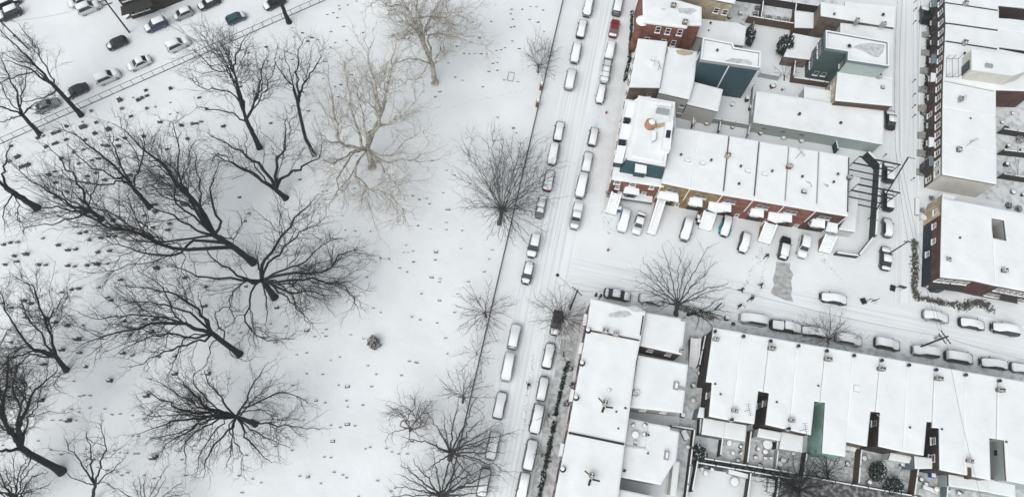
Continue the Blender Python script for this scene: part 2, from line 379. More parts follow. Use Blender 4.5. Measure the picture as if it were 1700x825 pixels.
    def bay(s, E, u, z, w_, h_, dep=.7, m='slate'):
        e3, n3 = Vector((*E[1], 0)), Vector((*E[2], 0)); c = s.fr(E, u, z)
        prof = [(-w_ / 2, -.02), (w_ / 2, -.02), (w_ * .28, dep), (-w_ * .28, dep)]
        b = MB(); pts = [(c + e3 * x + n3 * y) for x, y in prof]; b.prism([(p.x, p.y) for p in pts[::-1]] if False else [(p.x, p.y) for p in pts][::-1], z, z + h_)
        o = b.build('bay', m, s.t, s.o)
        g = MB(); a, d_ = pts[2], pts[3]; up = Vector((0, 0, h_ * .55)); lo = Vector((0, 0, h_ * .25))
        for P0, P1 in ((pts[1], pts[2]), (pts[2], pts[3]), (pts[3], pts[0])):
            ee = P1 - P0; nn = Vector((ee.y, -ee.x, 0)).normalized()
            if nn.dot(n3) < 0: nn = -nn
            g.boxv(P0 + ee * .15 + lo - nn * .02, ee * .7, nn * .05, up)
        g.build('pane', 'glass', o, s.o)
        return o
    def panel(s, E, u0, u1, z0, z1, name, m):
        e3, n3 = Vector((*E[1], 0)), Vector((*E[2], 0)); b = MB(); b.boxv(s.fr(E, u0, z0, -.05), e3 * E[3] * (u1 - u0), n3 * .065, (0, 0, z1 - z0)); return b.build(name, m, s.t, s.o)
    def chimney(s, x, y, hh=1.0, w_=.75, d_=.5, m='brownbrick', pots=2):
        p = P(x, y, s.h + .2); b = MB(); b.box((p.x, p.y, s.h + hh / 2), (w_, d_, hh)); c = b.build('chimney', m, s.roof, s.o)
        b = MB(); b.box((p.x, p.y, s.h + hh + .05), (w_ + .16, d_ + .16, .13)); b.build('chimney_cap', 'concrete', s.roof, s.o)
        b = MB()
        for k in range(pots): b.lathe((p.x + (k - (pots - 1) / 2) * .36, p.y, s.h + hh + .1), [(.13, 0), (.11, .4), (.12, .42)], 8)
        b.build('chimney_pot', 'black', s.roof, s.o)
        b = MB(); b.box((p.x + .05, p.y + .05, s.h + hh + .15), (w_ * .5, d_ * .7, .12)); b.build('snow_cap', 'capsnow', s.roof, s.o)
    def vent(s, x, y, r=.12, hh=.55, m='black'):
        p = P(x, y, s.h + .25); b = MB(); b.lathe((p.x, p.y, s.h), [(r, 0), (r, hh), (r * 1.7, hh + .02), (r * 1.7, hh + .1), (r * .4, hh + .2)], 8); b.build('roof_vent', m, s.roof, s.o)
        b = MB(); rr = r * 2.6; b.add([(p.x + rr * (1 + .3 * math.sin(k * 2.3 + x)) * math.cos(k * .524) + .06, p.y + rr * math.sin(k * .524) * .8, s.top + .006) for k in range(12)], [tuple(range(12))]); b.build('melt_ring', 'wetconc', s.roof, s.o)
    def hatch(s, x, y, w_=1.0, d_=.8, hh=.5, m='cornice', top='capsnow'):
        p = P(x, y, s.h + .25); b = MB(); b.box((p.x, p.y, s.h + hh / 2), (w_, d_, hh)); o = b.build('roof_hatch', m, s.roof, s.o)
        b = MB(); b.box((p.x, p.y, s.h + hh + .06), (w_ * .9, d_ * .9, .12)); b.build('hatch_lid', top, s.roof, s.o)
    def antenna(s, x, y, hh=2.2, ang=.8, m='iron'):
        p = P(x, y, s.h + .2); b = MB(); b.tube([(p.x, p.y, s.h), (p.x, p.y, s.h + hh)], .035, 5)
        dx, dy = math.cos(ang), math.sin(ang)
        b.tube([(p.x - dx * .9, p.y - dy * .9, s.h + hh - .1), (p.x + dx * .9, p.y + dy * .9, s.h + hh - .1)], .03, 5)
        for k in range(-3, 4): b.tube([(p.x + dx * k * .28 - dy * .4, p.y + dy * k * .28 + dx * .4, s.h + hh - .07), (p.x + dx * k * .28 + dy * .4, p.y + dy * k * .28 - dx * .4, s.h + hh - .07)], .018, 4)
        b.build('antenna', m, s.roof, s.o)
    def patch(s, pxs, m='wetconc'):
        """bare roofing where the snow has blown off: a scoured hollow edge"""
        pts = ccw([tuple(P(x, y, s.top)[:2]) for x, y in pxs]); b = MB(); z = s.top + .006; b.add([(p[0], p[1], z) for p in pts], [tuple(range(len(pts)))]); b.build('bare_roof_patch', m, s.roof, s.o)
    def party(s, a, c, m='cornice', w_=.16, hh=.3, snow=False):
        p, q = P(*a, s.h + .3), P(*c, s.h + .3); b = MB(); p.z = q.z = s.h + hh / 2 + .1; b.bar(p, q, w_, hh); b.build('party_wall', m, s.roof, s.o)

# --- the terrace in the middle: six brick houses with raised porches
mt = [(1120, 213), (1160, 219), (1210, 227), (1260, 236), (1309, 244.5), (1359, 252.5), (1409, 261)]
mb = [(1099, 304), (1146, 314), (1200, 324), (1251, 332.5), (1303, 341.5), (1355, 350.5), (1407, 359)]
facM = ['ochre', 'ochre', 'redbrick', 'redbrick', 'redbrick', 'dkbrick']
lab = ['ochre fronted terraced house next to the teal mansard corner building', 'ochre fronted terraced house second from the teal mansard building',
       'red brick terraced house with the turquoise draped car in front', 'red brick terraced house left of the double porch steps, above the small white SUV',
       'red brick terraced house above the black car on scraped tarmac', 'darker brick end house of the terrace beside the billboard frames']
MID = []
for i in range(6):
    hb = B('terraced_house', lab[i], [mt[i], mt[i + 1], mb[i + 1], mb[i]], 7.6, facM[i], group='middle terrace houses', eave=.10, cornice='brownwood')
    E = hb.edge((mb[i][0] + mb[i + 1][0]) / 2, mb[i][1] + 5); MID.append((hb, E))
    odd = i % 2 == 1
    uw = .46 if i == 0 else (.42 if i in (1, 3, 5) else .40)
    if i in (2, 4): uw = .34
    hb.window(E, uw, 5.25, 2.0, 1.05, 'greypaint', double=True)
    hb.spout(E, .985, 3.2)
    hb.awning(E, uw - .08 if i != 0 else .4, 4.6, 2.5 if i else 3.9, 1.15, .4)
    bb = hb.bay(E, uw - .08 if i else .4, 2.75, 2.3, 1.6, .7, 'whitesid')
    # garage door at ground level in a recess
    hb.door(E, .45, .05, 2.5, 2.1, 'darkwood')
    hb.window(E, .88, .4, .7, 1.2)
for i in (1, 3):     # shared pointed porch canopy over each pair's doors
    hb, E = MID[i]; hb.awning(E, 1.0 if i == 1 else .98, 4.4, 2.7, 1.7, .5, hexa=True, name='porch_canopy')
    hb.door(E, .86, 2.4)
MID[0][0].door(MID[0][1], .08, 2.4); MID[5][0].door(MID[5][1], .85, 2.4); MID[2][0].door(MID[2][1], .12, 2.4); MID[4][0].door(MID[4][1], .12, 2.4)
MID[5][0].awning(MID[5][1], .82, 4.3, 2.0, 1.5, .4)
h0 = MID[0][0]
for (x, y), k in (((1141, 267), 0), ((1166, 272), 1), ((1241, 285), 3), ((1269, 290), 3)):
    MID[k][0].hatch(x, y, .95, .5, .45, 'galv')
MID[1][0].chimney(1206, 261, 1.1, .8, .55, 'tanbrick'); MID[4][0].chimney(1308, 279, 1.1, .85, .55, 'redbrick', 1); MID[4][0].antenna(1321, 263, 2.6, 2.3)
MID[5][0].chimney(1408, 297, 1.0, .7, .55, 'brownbrick', 1)
for k, (x, y) in ((1, (1180, 267)), (2, (1229, 277)), (3, (1281, 285)), (4, (1331, 294)), (5, (1383, 303)), (0, (1130, 258)), (2, (1226, 306)), (5, (1390, 290))): MID[k][0].vent(x, y)
MID[4][0].hatch(1334, 319, .8, .6, .7, 'cornice', 'wetconc')
MID[4][0].patch([(1337, 300), (1345, 302), (1349, 309), (1345, 312), (1346, 306), (1339, 303)]); MID[5][0].patch([(1366, 304), (1376, 307), (1375, 312), (1370, 309)])
MID[0][0].patch([(1111, 264), (1117, 262), (1117, 276), (1109, 292), (1107, 284)], 'snow')
MID[1][0].party((1210, 227), (1201, 317)); MID[2][0].party((1260, 236), (1252, 325)); MID[3][0].party((1309, 244.5), (1303, 333), 'galv'); MID[4][0].party((1359, 252.5), (1355.5, 338), 'galv')
MID[5][0].party((1409, 262), (1407, 352), 'cornice')

def stair(name, label, x, y, x2, y2, w_, z1, n, wallh=.2, m='concrete', group=None):
    """outdoor stair rising from px (x2,y2) at ground to (x,y) seen at height z1, with side walls and snow on every tread"""
    top = P(x, y, z1); bot = P(x2, y2, 0); d_ = Vector((top.x - bot.x, top.y - bot.y, 0)); L = d_.length; d_.normalize(); sd = Vector((-d_.y, d_.x, 0))
    t = thing(name, label, 'steps', tuple(bot), 0, group); f = MB(); sn = MB()
    for k in range(n):
        z = z1 * (k + 1) / n; a = bot + d_ * (L * k / n); f.boxv(a - sd * w_ / 2 - Vector((0, 0, .02)), d_ * (L / n), sd * w_, (0, 0, z + .02))
        sn.boxv(a - sd * (w_ / 2 - .02) - d_ * .02 + Vector((0, 0, z)), d_ * (L / n - .03), sd * (w_ - .04), (0, 0, .13))
    cs = bot + Vector((0, 0, .09)); ce = bot + d_ * L + Vector((0, 0, z1 + .05)); hs_ = sd * (w_ / 2 - .04)
    sn.add([cs - hs_, cs + hs_, ce + hs_, ce - hs_] + [v + Vector((0, 0, .14)) for v in (cs - hs_, cs + hs_, ce + hs_, ce - hs_)], [(0, 3, 2, 1), (4, 5, 6, 7), (0, 1, 5, 4), (1, 2, 6, 5), (2, 3, 7, 6), (3, 0, 4, 7)])
    f.build('step', m, t, tuple(bot)); sn.build('step_snow', 'capsnow', t, tuple(bot))
    for sgn in (-1, 1):
        r = MB(); o0 = bot + sd * sgn * (w_ / 2 + .09)
        vs = []
        for a, z in ((0, wallh + .1), (L, z1 + wallh + .3)):
            for s_ in (-.08, .08):
                q = o0 + d_ * a + sd * s_; vs += [(q.x, q.y, -.05), (q.x, q.y, z)]
        r.add(vs, [(0, 1, 3, 2), (4, 6, 7, 5), (0, 4, 5, 1), (2, 3, 7, 6), (1, 5, 7, 3), (0, 2, 6, 4)]); r.build('side_wall', 'redbrick' if m == 'concrete' else 'brownbrick', t, tuple(bot))
        r = MB(); r.bar(o0 + Vector((0, 0, wallh + .14)), o0 + d_ * L + Vector((0, 0, z1 + wallh + .34)), .3, .12); r.build('wall_snow', 'capsnow', t, tuple(bot))
    return t
stair('porch_steps', 'long straight snowy steps at the left corner of the teal mansard building', 1023, 322, 1013, 356, 1.4, 2.4, 9)
stair('porch_steps', 'long narrow snowy steps right of the two cars by the ochre houses', 1098, 332, 1080, 390, 1.0, 2.5, 9)
stair('porch_steps', 'wide snowy ramp with brick side walls between the grey SUV and the turquoise draped car', 1178, 353, 1169, 382, 1.8, 2.2, 12)
stair('porch_steps', 'wide snowy porch steps left of the black car on scraped tarmac', 1279, 372, 1267, 404, 1.7, 2.3, 8)
stair('porch_steps', 'snowy wooden steps at the green fenced end of the terrace', 1378, 392, 1367, 420, 1.6, 2.3, 8, m='greypaint')

# end annexe and terrace beside the last house
ax = B('annexe', 'low flat snowy annexe at the end of the middle terrace', [(1411, 292), (1427, 296), (1419, 385), (1392, 381), (1407, 358)], 2.6, 'whitesid', 'annexe', eave=.08)

# --- corner building with the teal mansard roof
cb = B('corner_building', 'corner building with teal shingled mansard and white dormers above red brick', [(1041, 168), (1118, 180), (1119, 214), (1099, 308), (1019, 296)], 6.6, 'redbrick', 'building', eave=.35, cornice='white')
cc = Vector((cb.o[0], cb.o[1]))
fl = ccw([tuple(P(x, y, 9.6)[:2]) for x, y in [(1061, 163), (1118, 173), (1114, 203), (1102, 275), (1043, 264)]])
me_ = MB(); low = [tuple(P(x, y, 6.85)[:2]) for x, y in [(1047, 172), (1117, 184), (1117, 214), (1098, 298), (1028, 286)]]; low = ccw(low)
me_.prism(low, 6.8, 9.6, top=fl); ms = me_.build('mansard', 'tealshingle', cb.t, cb.o)
me_ = MB(); me_.prism(offset(fl, .22), 9.55, 9.95); me_.build('parapet', 'white', ms, cb.o)
me_ = MB(); me_.prism(offset(fl, -.25), 9.95, 10.1, top=offset(fl, -.4)); me_.build('roof_snow', 'snow', ms, cb.o)
def pbox(nm, m, parent, off, pxq, z0, z1, shrink=None):
    pts = ccw([tuple(P(x, y, z1)[:2]) for x, y in pxq]); b = MB(); b.prism(pts, z0, z1); return b.build(nm, m, parent, off)
# dormers down the west side and one in front
for (a, c) in ((168, 194), (205, 230), (241, 269)):
    xa = 1043 - (a - 168) * .235; xc = 1043 - (c - 168) * .235
    dm = pbox('dormer', 'tealshingle', ms, cb.o, [(xa, a), (xa + 14, a + 2), (xc + 14, c + 2), (xc, c)], 6.9, 8.6)
    pbox('dormer_snow', 'capsnow', ms, cb.o, [(xa - .6, a), (xa + 14, a + 2), (xc + 14, c + 2), (xc - .6, c)], 8.61, 8.8)
b = MB(); lo0, lo1, hi0, hi1 = P(1046, 173, 6.95), P(1030, 276, 6.95), P(1060, 164, 9.62), P(1045, 258, 9.62); nn = Vector((-.5, 0, .45))
vs_ = [lo0, lo1, hi1, hi0]; b.add(vs_ + [v + nn * .35 for v in vs_], [(0, 3, 2, 1), (4, 5, 6, 7), (0, 1, 5, 4), (1, 2, 6, 5), (2, 3, 7, 6), (3, 0, 4, 7)]); b.build('slope_snow', 'capsnow', ms, cb.o)
for ya in (199, 236):
    xa = 1043 - (ya - 168) * .235; pbox('dormer_window', 'glass', ms, cb.o, [(xa + 1, ya - 3), (xa + 12, ya - 1), (xa + 11, ya + 4), (xa - 0, ya + 3)], 7.2, 8.7)
dm = pbox('dormer', 'tealshingle', ms, cb.o, [(1055, 270), (1074, 273), (1073, 287), (1054, 284)], 6.9, 8.8)
pbox('dormer_snow', 'capsnow', ms, cb.o, [(1055, 270), (1074, 273), (1073, 288), (1054, 285)], 8.81, 9.0)
b = MB(); p = P(1063.5, 287, 7.9)
b.box((p.x, p.y - .2, 7.7), (1.7, .12, 1.2), -.03); g = b.build('dormer_window', 'greypaint', ms, cb.o)
b = MB(); b.box((p.x, p.y - .25, 7.75), (1.2, .12, .8), -.03); b.build('pane', 'glass', ms, cb.o)
pbox('penthouse', 'white', ms, cb.o, [(1106, 205), (1117, 201), (1113, 249), (1099, 246)], 9.9, 11.2); pbox('penthouse_snow', 'capsnow', ms, cb.o, [(1106, 204), (1118, 200), (1113, 248), (1099, 245)], 11.2, 11.45)
pbox('skylight', 'glass', ms, cb.o, [(1107, 216), (1114, 217), (1112, 229), (1105, 228)], 11.4, 11.62)
pbox('machinery', 'galv', ms, cb.o, [(1091, 178), (1112, 182), (1111, 188), (1090, 184)], 9.9, 11.0)
pbox('machinery_snow', 'capsnow', ms, cb.o, [(1085, 168), (1115, 172), (1115, 178), (1085, 174)], 10.1, 10.5)
b = MB(); q = P(1079, 209, 10.1); b.lathe((q.x, q.y, 10.0), [(.95, 0), (.95, .9), (.7, 1.1), (.3, 1.2)], 14); b.build('roof_tank', 'terracotta', ms, cb.o)
b = MB(); b.lathe((q.x + .1, q.y + .15, 11.1), [(.6, 0), (.5, .15), (.2, .22)], 12); b.build('tank_snow', 'capsnow', ms, cb.o)
pbox('bare_roof_patch', 'tan', ms, cb.o, [(1087, 207), (1104, 203), (1103, 210), (1090, 214)], 10.0, 10.13)
pbox('roof_duct', 'galv', ms, cb.o, [(1083, 219), (1091, 219), (1090, 232), (1083, 236)], 10.0, 10.5); pbox('roof_duct_snow', 'capsnow', ms, cb.o, [(1082, 218), (1090, 218), (1089, 231), (1083, 235)], 10.5, 10.7)
E = cb.edge(1060, 303)
for u, z, w_ in ((.1, 4.7, 1.1), (.42, 4.7, 1.1), (.82, 4.8, .8)): cb.window(E, u, z, w_, 1.3)
for u, z in ((.14, 2.9), (.72, 2.3)): cb.window(E, u, z, .8, 1.0)
cb.bay(E, .44, 1.6, 3.0, 2.3, .9, 'slate'); cb.awning(E, .44, 4.1, 2.9, 1.05, .3)
cb.door(E, .07, 2.4, 1.0, 2.0); cb.spout(E, .985, .1); b = MB()
e3, n3 = Vector((*E[1], 0)), Vector((*E[2], 0)); c0 = cb.fr(E, .18, .9, .0)
b.boxv(c0, e3 * 6.2, n3 * 1.1, (0, 0, .9)); b.build('porch_wall', 'slate', cb.t, cb.o)
b = MB(); b.boxv(c0 + Vector((0, 0, .9)), e3 * 6.2, n3 * 1.15, (0, 0, .14)); b.build('porch_snow', 'capsnow', cb.t, cb.o)
E = cb.edge(1028, 230)
for u in (.12, .3, .5, .68, .86): cb.window(E, u, 4.3, 1.0, 1.4); cb.window(E, u, 1.4, 1.0, 1.5)

# --- houses above the corner building
r1 = B('brick_house', 'red brick house with arched windows and a thin snowy roof', [(1068, -30), (1106, -30), (1104, -3), (1163, 14), (1163, 42), (1141, 41), (1139, 46), (1069, 37)], 9.0, 'redbrick', rim=None, eave=.2, cornice='white')
E = r1.edge(1105, 43)
for u, z in ((.38, 6.6), (.62, 6.5), (.9, 6.6)): r1.window(E, u, z, .95, 1.7)
for u, z in ((.2, 3.4), (.6, 3.4), (.85, 3.4)): r1.window(E, u, z, .95, 1.6)
r1.chimney(1117, 12, .8, .9, .6, 'brownbrick'); r1.chimney(1136, 40, .9, .9, .6, 'redbrick')
r1.patch([(1124, 14), (1150, 14), (1158, 18), (1146, 25), (1128, 22)]); r1.patch([(1096, 14), (1105, 15), (1103, 18)])
b = MB(); q = P(1067, 33, 8.6); b.lathe((q.x, q.y, 0), [(1.0, 0), (1.0, 8.2), (1.1, 8.25)], 16); b.build('turret', 'redbrick', r1.t, r1.o)
b = MB(); b.lathe((q.x, q.y, 8.25), [(1.2, 0), (.9, .4), (.4, .8), (.05, .9)], 16); b.build('turret_snow', 'capsnow', r1.t, r1.o)
r2 = B('tan_building', 'tan brick building cut by the top edge, with a dark garage door', [(1106, -40), (1240, -40), (1218, 6), (1187, 0), (1107, -13)], 8.0, 'tanbrick', 'building', eave=.15)
E = r2.edge(1200, 3); r2.window(E, .78, 4.6, 1.0, 1.4); r2.window(E, .3, 4.6, 1.0, 1.4); r2.door(E, .6, .1, 2.6, 2.2, 'darkwood'); r2.door(E, .2, .1, 2.6, 2.2, 'darkwood')
r3 = B('snowy_outbuilding', 'low white roofed outbuilding between the red brick house and the tall teal walled house', [(1163, 33), (1225, 40), (1238, 46), (1234, 76), (1214, 74), (1157, 61)], 4.2, 'greysid', 'outbuilding')
r3.vent(1179, 40); r3.vent(1176, 52, .08, .5)
r4 = B('tall_house', 'tall house with a big dark teal windowless wall and snowy parapet roof', [(1167, 67), (1214, 76), (1216, 83), (1260, 90), (1259, 115), (1163, 101)], 9.4, 'tealshingle', rim='greypaint', eave=.05)
b = MB(); E = r4.edge(1210, 108); p = r4.fr(E, .5, 0); e3, n3 = Vector((*E[1], 0)), Vector((*E[2], 0)); b.boxv(p - e3 * .1, e3 * .2, n3 * .1, (0, 0, 9.2)); b.build('corner_board', 'white', r4.t, r4.o)
E2 = r4.edge(1165, 85); r4.window(E2, .4, 6.5, .9, 1.3); r4.window(E2, .4, 3.5, .9, 1.3)
r4.patch([(1203, 102), (1215, 97), (1240, 99), (1249, 104), (1246, 110), (1238, 106), (1215, 106)], 'wetconc'); r4.vent(1190, 85)
r5 = B('grey_sided_house', 'grey sided house, tan bare patch on its snowy roof, left of the teal wall', [(1108, 79), (1157, 88), (1151, 137), (1143, 165), (1094, 154)], 6.4, 'greysid')
r5.patch([(1122, 84), (1133, 83), (1151, 87), (1150, 91), (1136, 93), (1125, 90)], 'tan'); r5.patch([(1105, 85), (1108, 79), (1109, 85), (1104, 97)], 'tan')
E = r5.edge(1118, 160)
for u, z in ((.25, 3.6), (.6, 3.6), (.6, 1.4), (.9, 3.6)): r5.window(E, u, z, .8, .9, 'greypaint')
r6 = B('grey_annexe', 'low grey annexe under the teal wall, snow on its sloping roof', [(1153, 138), (1199, 150), (1191, 185), (1141, 173)], 5.0, 'greysid', 'annexe')
r7 = B('street_house', 'square white roofed house facing the main street, with a rooftop hatch', [(1060, 66), (1070, 67), (1107, 71), (1094, 146), (1046, 145)], 7.2, 'brownbrick')
r7.hatch(1080, 106, 1.2, .9, .5, 'white'); r7.hatch(1083, 102, .5, .5, .8, 'galv'); r7.antenna(1092, 117, 1.8, 2.0)
E = r7.edge(1053, 105)
for u in (.15, .4, .65, .88): r7.window(E, u, 4.6, 1, 1.4); r7.window(E, u, 1.6, 1, 1.5)
E = r7.edge(1070, 146); r7.window(E, .75, 4.4, .8, 1.2, 'greypaint')
# long garage block
lg = B('garage_block', 'long low grey walled garage block in the middle of the yards', [(1257, 153), (1465, 186), (1464, 239), (1252, 203)], 3.4, 'palegreen', 'garage', eave=.2)
lg.vent(1326, 191, .15, .7); lg.vent(1395, 205, .15, .5)
E = lg.edge(1360, 222)
for u in (.1, .25, .4): lg.window(E, u, 1.6, .9, .7, 'greypaint', sill=False)
E = lg.edge(1254, 178)
for u in (.3, .7): lg.door(E, u, .05, 2.3, 2.2, 'greypaint')
B('low_shed', 'small white roofed shed between the long garage block and the brown walled house', [(1336, 145), (1378, 152), (1379, 172), (1335, 165)], 2.8, 'greysid', 'shed')
B('garden_shed', 'square white roofed shed in the fenced back garden at the top', [(1320, 20), (1351, 24), (1349, 47), (1320, 46)], 2.6, 'brownwood', 'shed')
B('low_garage', 'low snowy garage with a ring of ice on its roof, by the round evergreen', [(1317, 57), (1362, 66), (1343, 99), (1302, 94)], 2.7, 'brownbrick', 'garage')

# --- group left of the side street
a1 = B('flat_roofed_house', 'flat roofed house at the top with two chimneys on its lower edge', [(1363, 5), (1402, 11), (1404, 4), (1487, 12), (1484, 46), (1363, 27)], 6.0, 'brownbrick', eave=.08)
a1.chimney(1420, 39, 1.1, .5, .9, 'greypaint', 1); a1.chimney(1464, 44, 1.0, .8, .5, 'greypaint', 1); a1.vent(1384, 25); a1.vent(1465, 26, .16)
a2 = B('low_roofed_house', 'lower snowy roofed house between two taller ones by the side street', [(1396, 40), (1483, 49), (1481, 133), (1430, 125), (1430, 90), (1394, 80)], 5.2, 'greysid')
a3 = B('tall_parapet_house', 'tall dark green walled house with a wet bare patch on its parapet roof', [(1370, 55), (1472, 73), (1472, 112), (1406, 102), (1407, 88), (1370, 82)], 8.8, 'greenwall', rim='slate', eave=.04)
a3.vent(1409, 78, .2, .5); a3.patch([(1416, 79), (1428, 73), (1446, 72), (1469, 75), (1466, 88), (1458, 96), (1450, 95), (1436, 87)], 'wetconc')
E = a3.edge(1370, 68)
for u in (.25, .6, .85): a3.window(E, u, 5.8, .8, 1.3, 'greypaint'); a3.window(E, u, 2.4, .8, 1.3, 'greypaint')
E = a3.edge(1388, 85); a3.window(E, .35, 1.2, .9, 1.2, 'greypaint'); a3.window(E, .7, 1.3, .9, 1.1, 'greypaint')
E = a3.edge(1440, 108); a3.panel(E, .005, .995, 5.3, 8.5, 'siding_panel', 'palegreen')
E = a3.edge(1406, 95); a3.window(E, .5, 5.9, .8, 1.2, 'greypaint')
a4 = B('tan_sided_house', 'snowy roofed house with a tan left wall above the garage block', [(1391, 121), (1481, 134), (1481, 176), (1387, 167)], 5.2, 'tanbrick')
a4.chimney(1457, 130, .9, .7, .6, 'greypaint', 1); a4.hatch(1465, 146, .7, .6, .5, 'cornice', 'wetconc')
E = a4.edge(1389, 145); a4.window(E, .3, 2.9, .8, 1.1); a4.window(E, .7, 2.9, .8, 1.1)
E = a4.edge(1440, 172); a4.panel(E, .005, .995, .02, 4.8, 'siding_panel', 'brownwood')

# --- right hand block along the side street
HR = 5.5
RB = [('house', 'maroon brick house at the top right corner, a dark yard notch at its back', [(1569, -25), (1720, -3), (1720, 18), (1696, 14), (1656, 10), (1657, 19), (1569, 5)]),
      ('house', 'maroon brick house behind the dark notch near the top right', [(1569, 5), (1657, 19), (1657, 32), (1677, 33), (1720, 38), (1720, 59), (1570, 39)]),
      ('house', 'maroon brick house just above the tall rooftop extension', [(1570, 39), (1720, 59), (1720, 88), (1696, 84), (1657, 79), (1658, 83), (1569, 69)]),
      ('house', 'maroon brick house carrying the rooftop extension and roof deck', [(1569, 69), (1658, 83), (1720, 95), (1720, 152), (1652, 150), (1566, 132)]),
      ('house', 'maroon brick house just below the rooftop extension', [(1566, 132), (1652, 150), (1652, 195), (1565, 180)]),
      ('house', 'maroon brick house with a snowed antenna mid roof', [(1565, 180), (1652, 195), (1653, 255), (1564.5, 240)]),
      ('house', 'house with a beige stucco end wall and white framed corner windows', [(1564.5, 240), (1653, 255), (1653, 306), (1564, 290)])]
RH = []
for i, (nm, lb, px) in enumerate(RB):
    hb = B('terraced_house', lb, px, HR, 'dkbrick' if i > 2 else 'blackbrick', group='side street terrace houses', eave=.06); RH.append(hb)
    ys = [p[1] for p in px if p[0] < 1580]; E = hb.edge(1566, (min(ys) + max(ys)) / 2 if i != 3 else 100); L = E[3]
    n = max(1, int(round(L / 2.1)))
    for k in range(n):
        hb.window(E, (k + .5) / n, 3.5, 1.05, 1.35, sill=True)
        if k % 2 == 0: hb.window(E, (k + .5) / n, .9, 1.0, 1.35)
        else: hb.door(E, (k + .5) / n, .5, 1.0, 2.1, 'darkwood')
    for k in range(max(1, n // 2)):
        hb.awning(E, (2 * k + 1.0) / n if n > 1 else .5, 2.95, min(2.2, L * .7), .8, .3, 'darkwood' if (i + k) % 3 else 'slate', snow=(k % 4 == 1))
        e3, n3 = Vector((*E[1], 0)), Vector((*E[2], 0)); b = MB(); p = hb.fr(E, (2 * k + 1.5) / n if n > 1 else .5, 0, .0) - e3 * .7
        for q_ in range(3): b.boxv(p + Vector((0, 0, .0)), e3 * 1.4, n3 * (.5 + .32 * (3 - q_)), (0, 0, .17 * (q_ + 1)))
        b.build('stoop', 'concrete', hb.t, hb.o)
for i, (a, c) in enumerate([((1570, 39), (1656, 51)), ((1570, 69), (1655, 82))]): RH[1 + i].party(a, c, 'darkwood', .2, .3)
RH[0].party((1569, 5), (1656, 18), 'darkwood'); RH[4].party((1568, 135), (1650, 152), 'greypaint', .14, .2)
RH[0].chimney(1600, 9, .9, .55, .8, 'greypaint'); RH[2].chimney(1599, 74, .9, .55, .9, 'greypaint'); RH[3].vent(1600, 90)
RH[4].chimney(1592, 167, .9, .6, .8, 'greypaint', 1); RH[4].antenna(1590, 172, 2.0, 1.0); RH[5].chimney(1590, 250, .8, .6, .8, 'cornice', 1); RH[5].antenna(1604, 243, 2.4, .6)
RH[4].vent(1611, 197, .1, .3)
E = RH[6].edge(1610, 299); RH[6].panel(E, .005, .995, .02, 5.17, 'stucco_wall', 'stucco')
E = RH[6].edge(1564, 265); RH[6].panel(E, .38, .995, 2.9, 5.1, 'stucco_panel', 'stucco')
RH[6].window(E, .82, 3.3, 1.3, 1.5, 'white', False); RH[6].window(E, .55, 3.3, 1.3, 1.5, 'white', False)
RH[6].bay(E, .4, .3, 2.8, 2.4, 1.0, 'darkwood')
# rooftop extension
ext = pbox('rooftop_extension', 'stucco', RH[3].t, RH[3].o, [(1614, 82), (1706, 96), (1706, 118), (1683, 126), (1614, 116)], HR - .05, 8.7)
pbox('extension_roof', 'snow', ext, RH[3].o, [(1613.6, 81.5), (1706, 95.5), (1706, 117.5), (1683, 125.5), (1613.6, 115.5)], 8.7, 8.95)
b = MB(); q = P(1640, 111, 8.95); b.box((q.x, q.y, 9.2), (1.2, .7, .5)); b.build('rooftop_unit', 'galv', ext, RH[3].o)
b = MB(); q1, q2 = P(1592, 130, HR + .3), P(1612, 106, HR + .3)
A, Bq = P(1613.8, 84, 8.7), P(1613.8, 114, 8.7); dd = (Bq - A)
b.boxv(Vector((A.x, A.y, HR + .3)) + dd * .4 + Vector((-.08, 0, 0)), dd * .5, (.1, 0, 0), (0, 0, 2.2)); b.build('patio_door', 'glass', ext, RH[3].o)
b = MB()
for xx in (1571, 1581, 1591):
    for yy in (98, 128):
        q = P(xx, yy, HR + .2); b.tube([(q.x, q.y, HR), (q.x, q.y, HR + 1.3)], .04, 5)
for yy in (98, 128):
    q1, q2 = P(1571, yy, HR + 1.3), P(1591, yy, HR + 1.3); b.tube([(q1.x, q1.y, HR + 1.3), (q2.x, q2.y, HR + 1.3)], .04, 5)
for xx in (1571, 1581, 1591):
    q1, q2 = P(xx, 98, HR + 1.3), P(xx, 128, HR + 1.3); b.tube([q1, q2], .035, 5)
b.build('deck_railing', 'black', RH[3].t, RH[3].o)

# block at the lower end of the side street
s1 = B('end_house', 'navy and maroon walled end house at the corner of the side street', [(1564, 330), (1645, 345), (1645, 376), (1647, 396), (1651, 474), (1616, 466), (1561, 460)], HR, 'dkbrick', 'house', eave=.06)
s2 = B('end_house', 'snow roofed house with a square dark court, cut by the right edge', [(1645, 345), (1730, 362), (1730, 489), (1663, 476), (1651, 474), (1647, 396), (1671, 401), (1667, 366), (1645, 362)], HR, 'greysid', 'house', eave=.06)
E = s1.edge(1562, 420); A, e_, n_, L = E; e3, n3 = Vector((*e_, 0)), Vector((*n_, 0))
s1.panel(E, .24, .995, .02, 2.9, 'painted_wall', 'navy'); s1.panel(E, .005, .2, .02, 5.1, 'tan_wall', 'tanbrick')
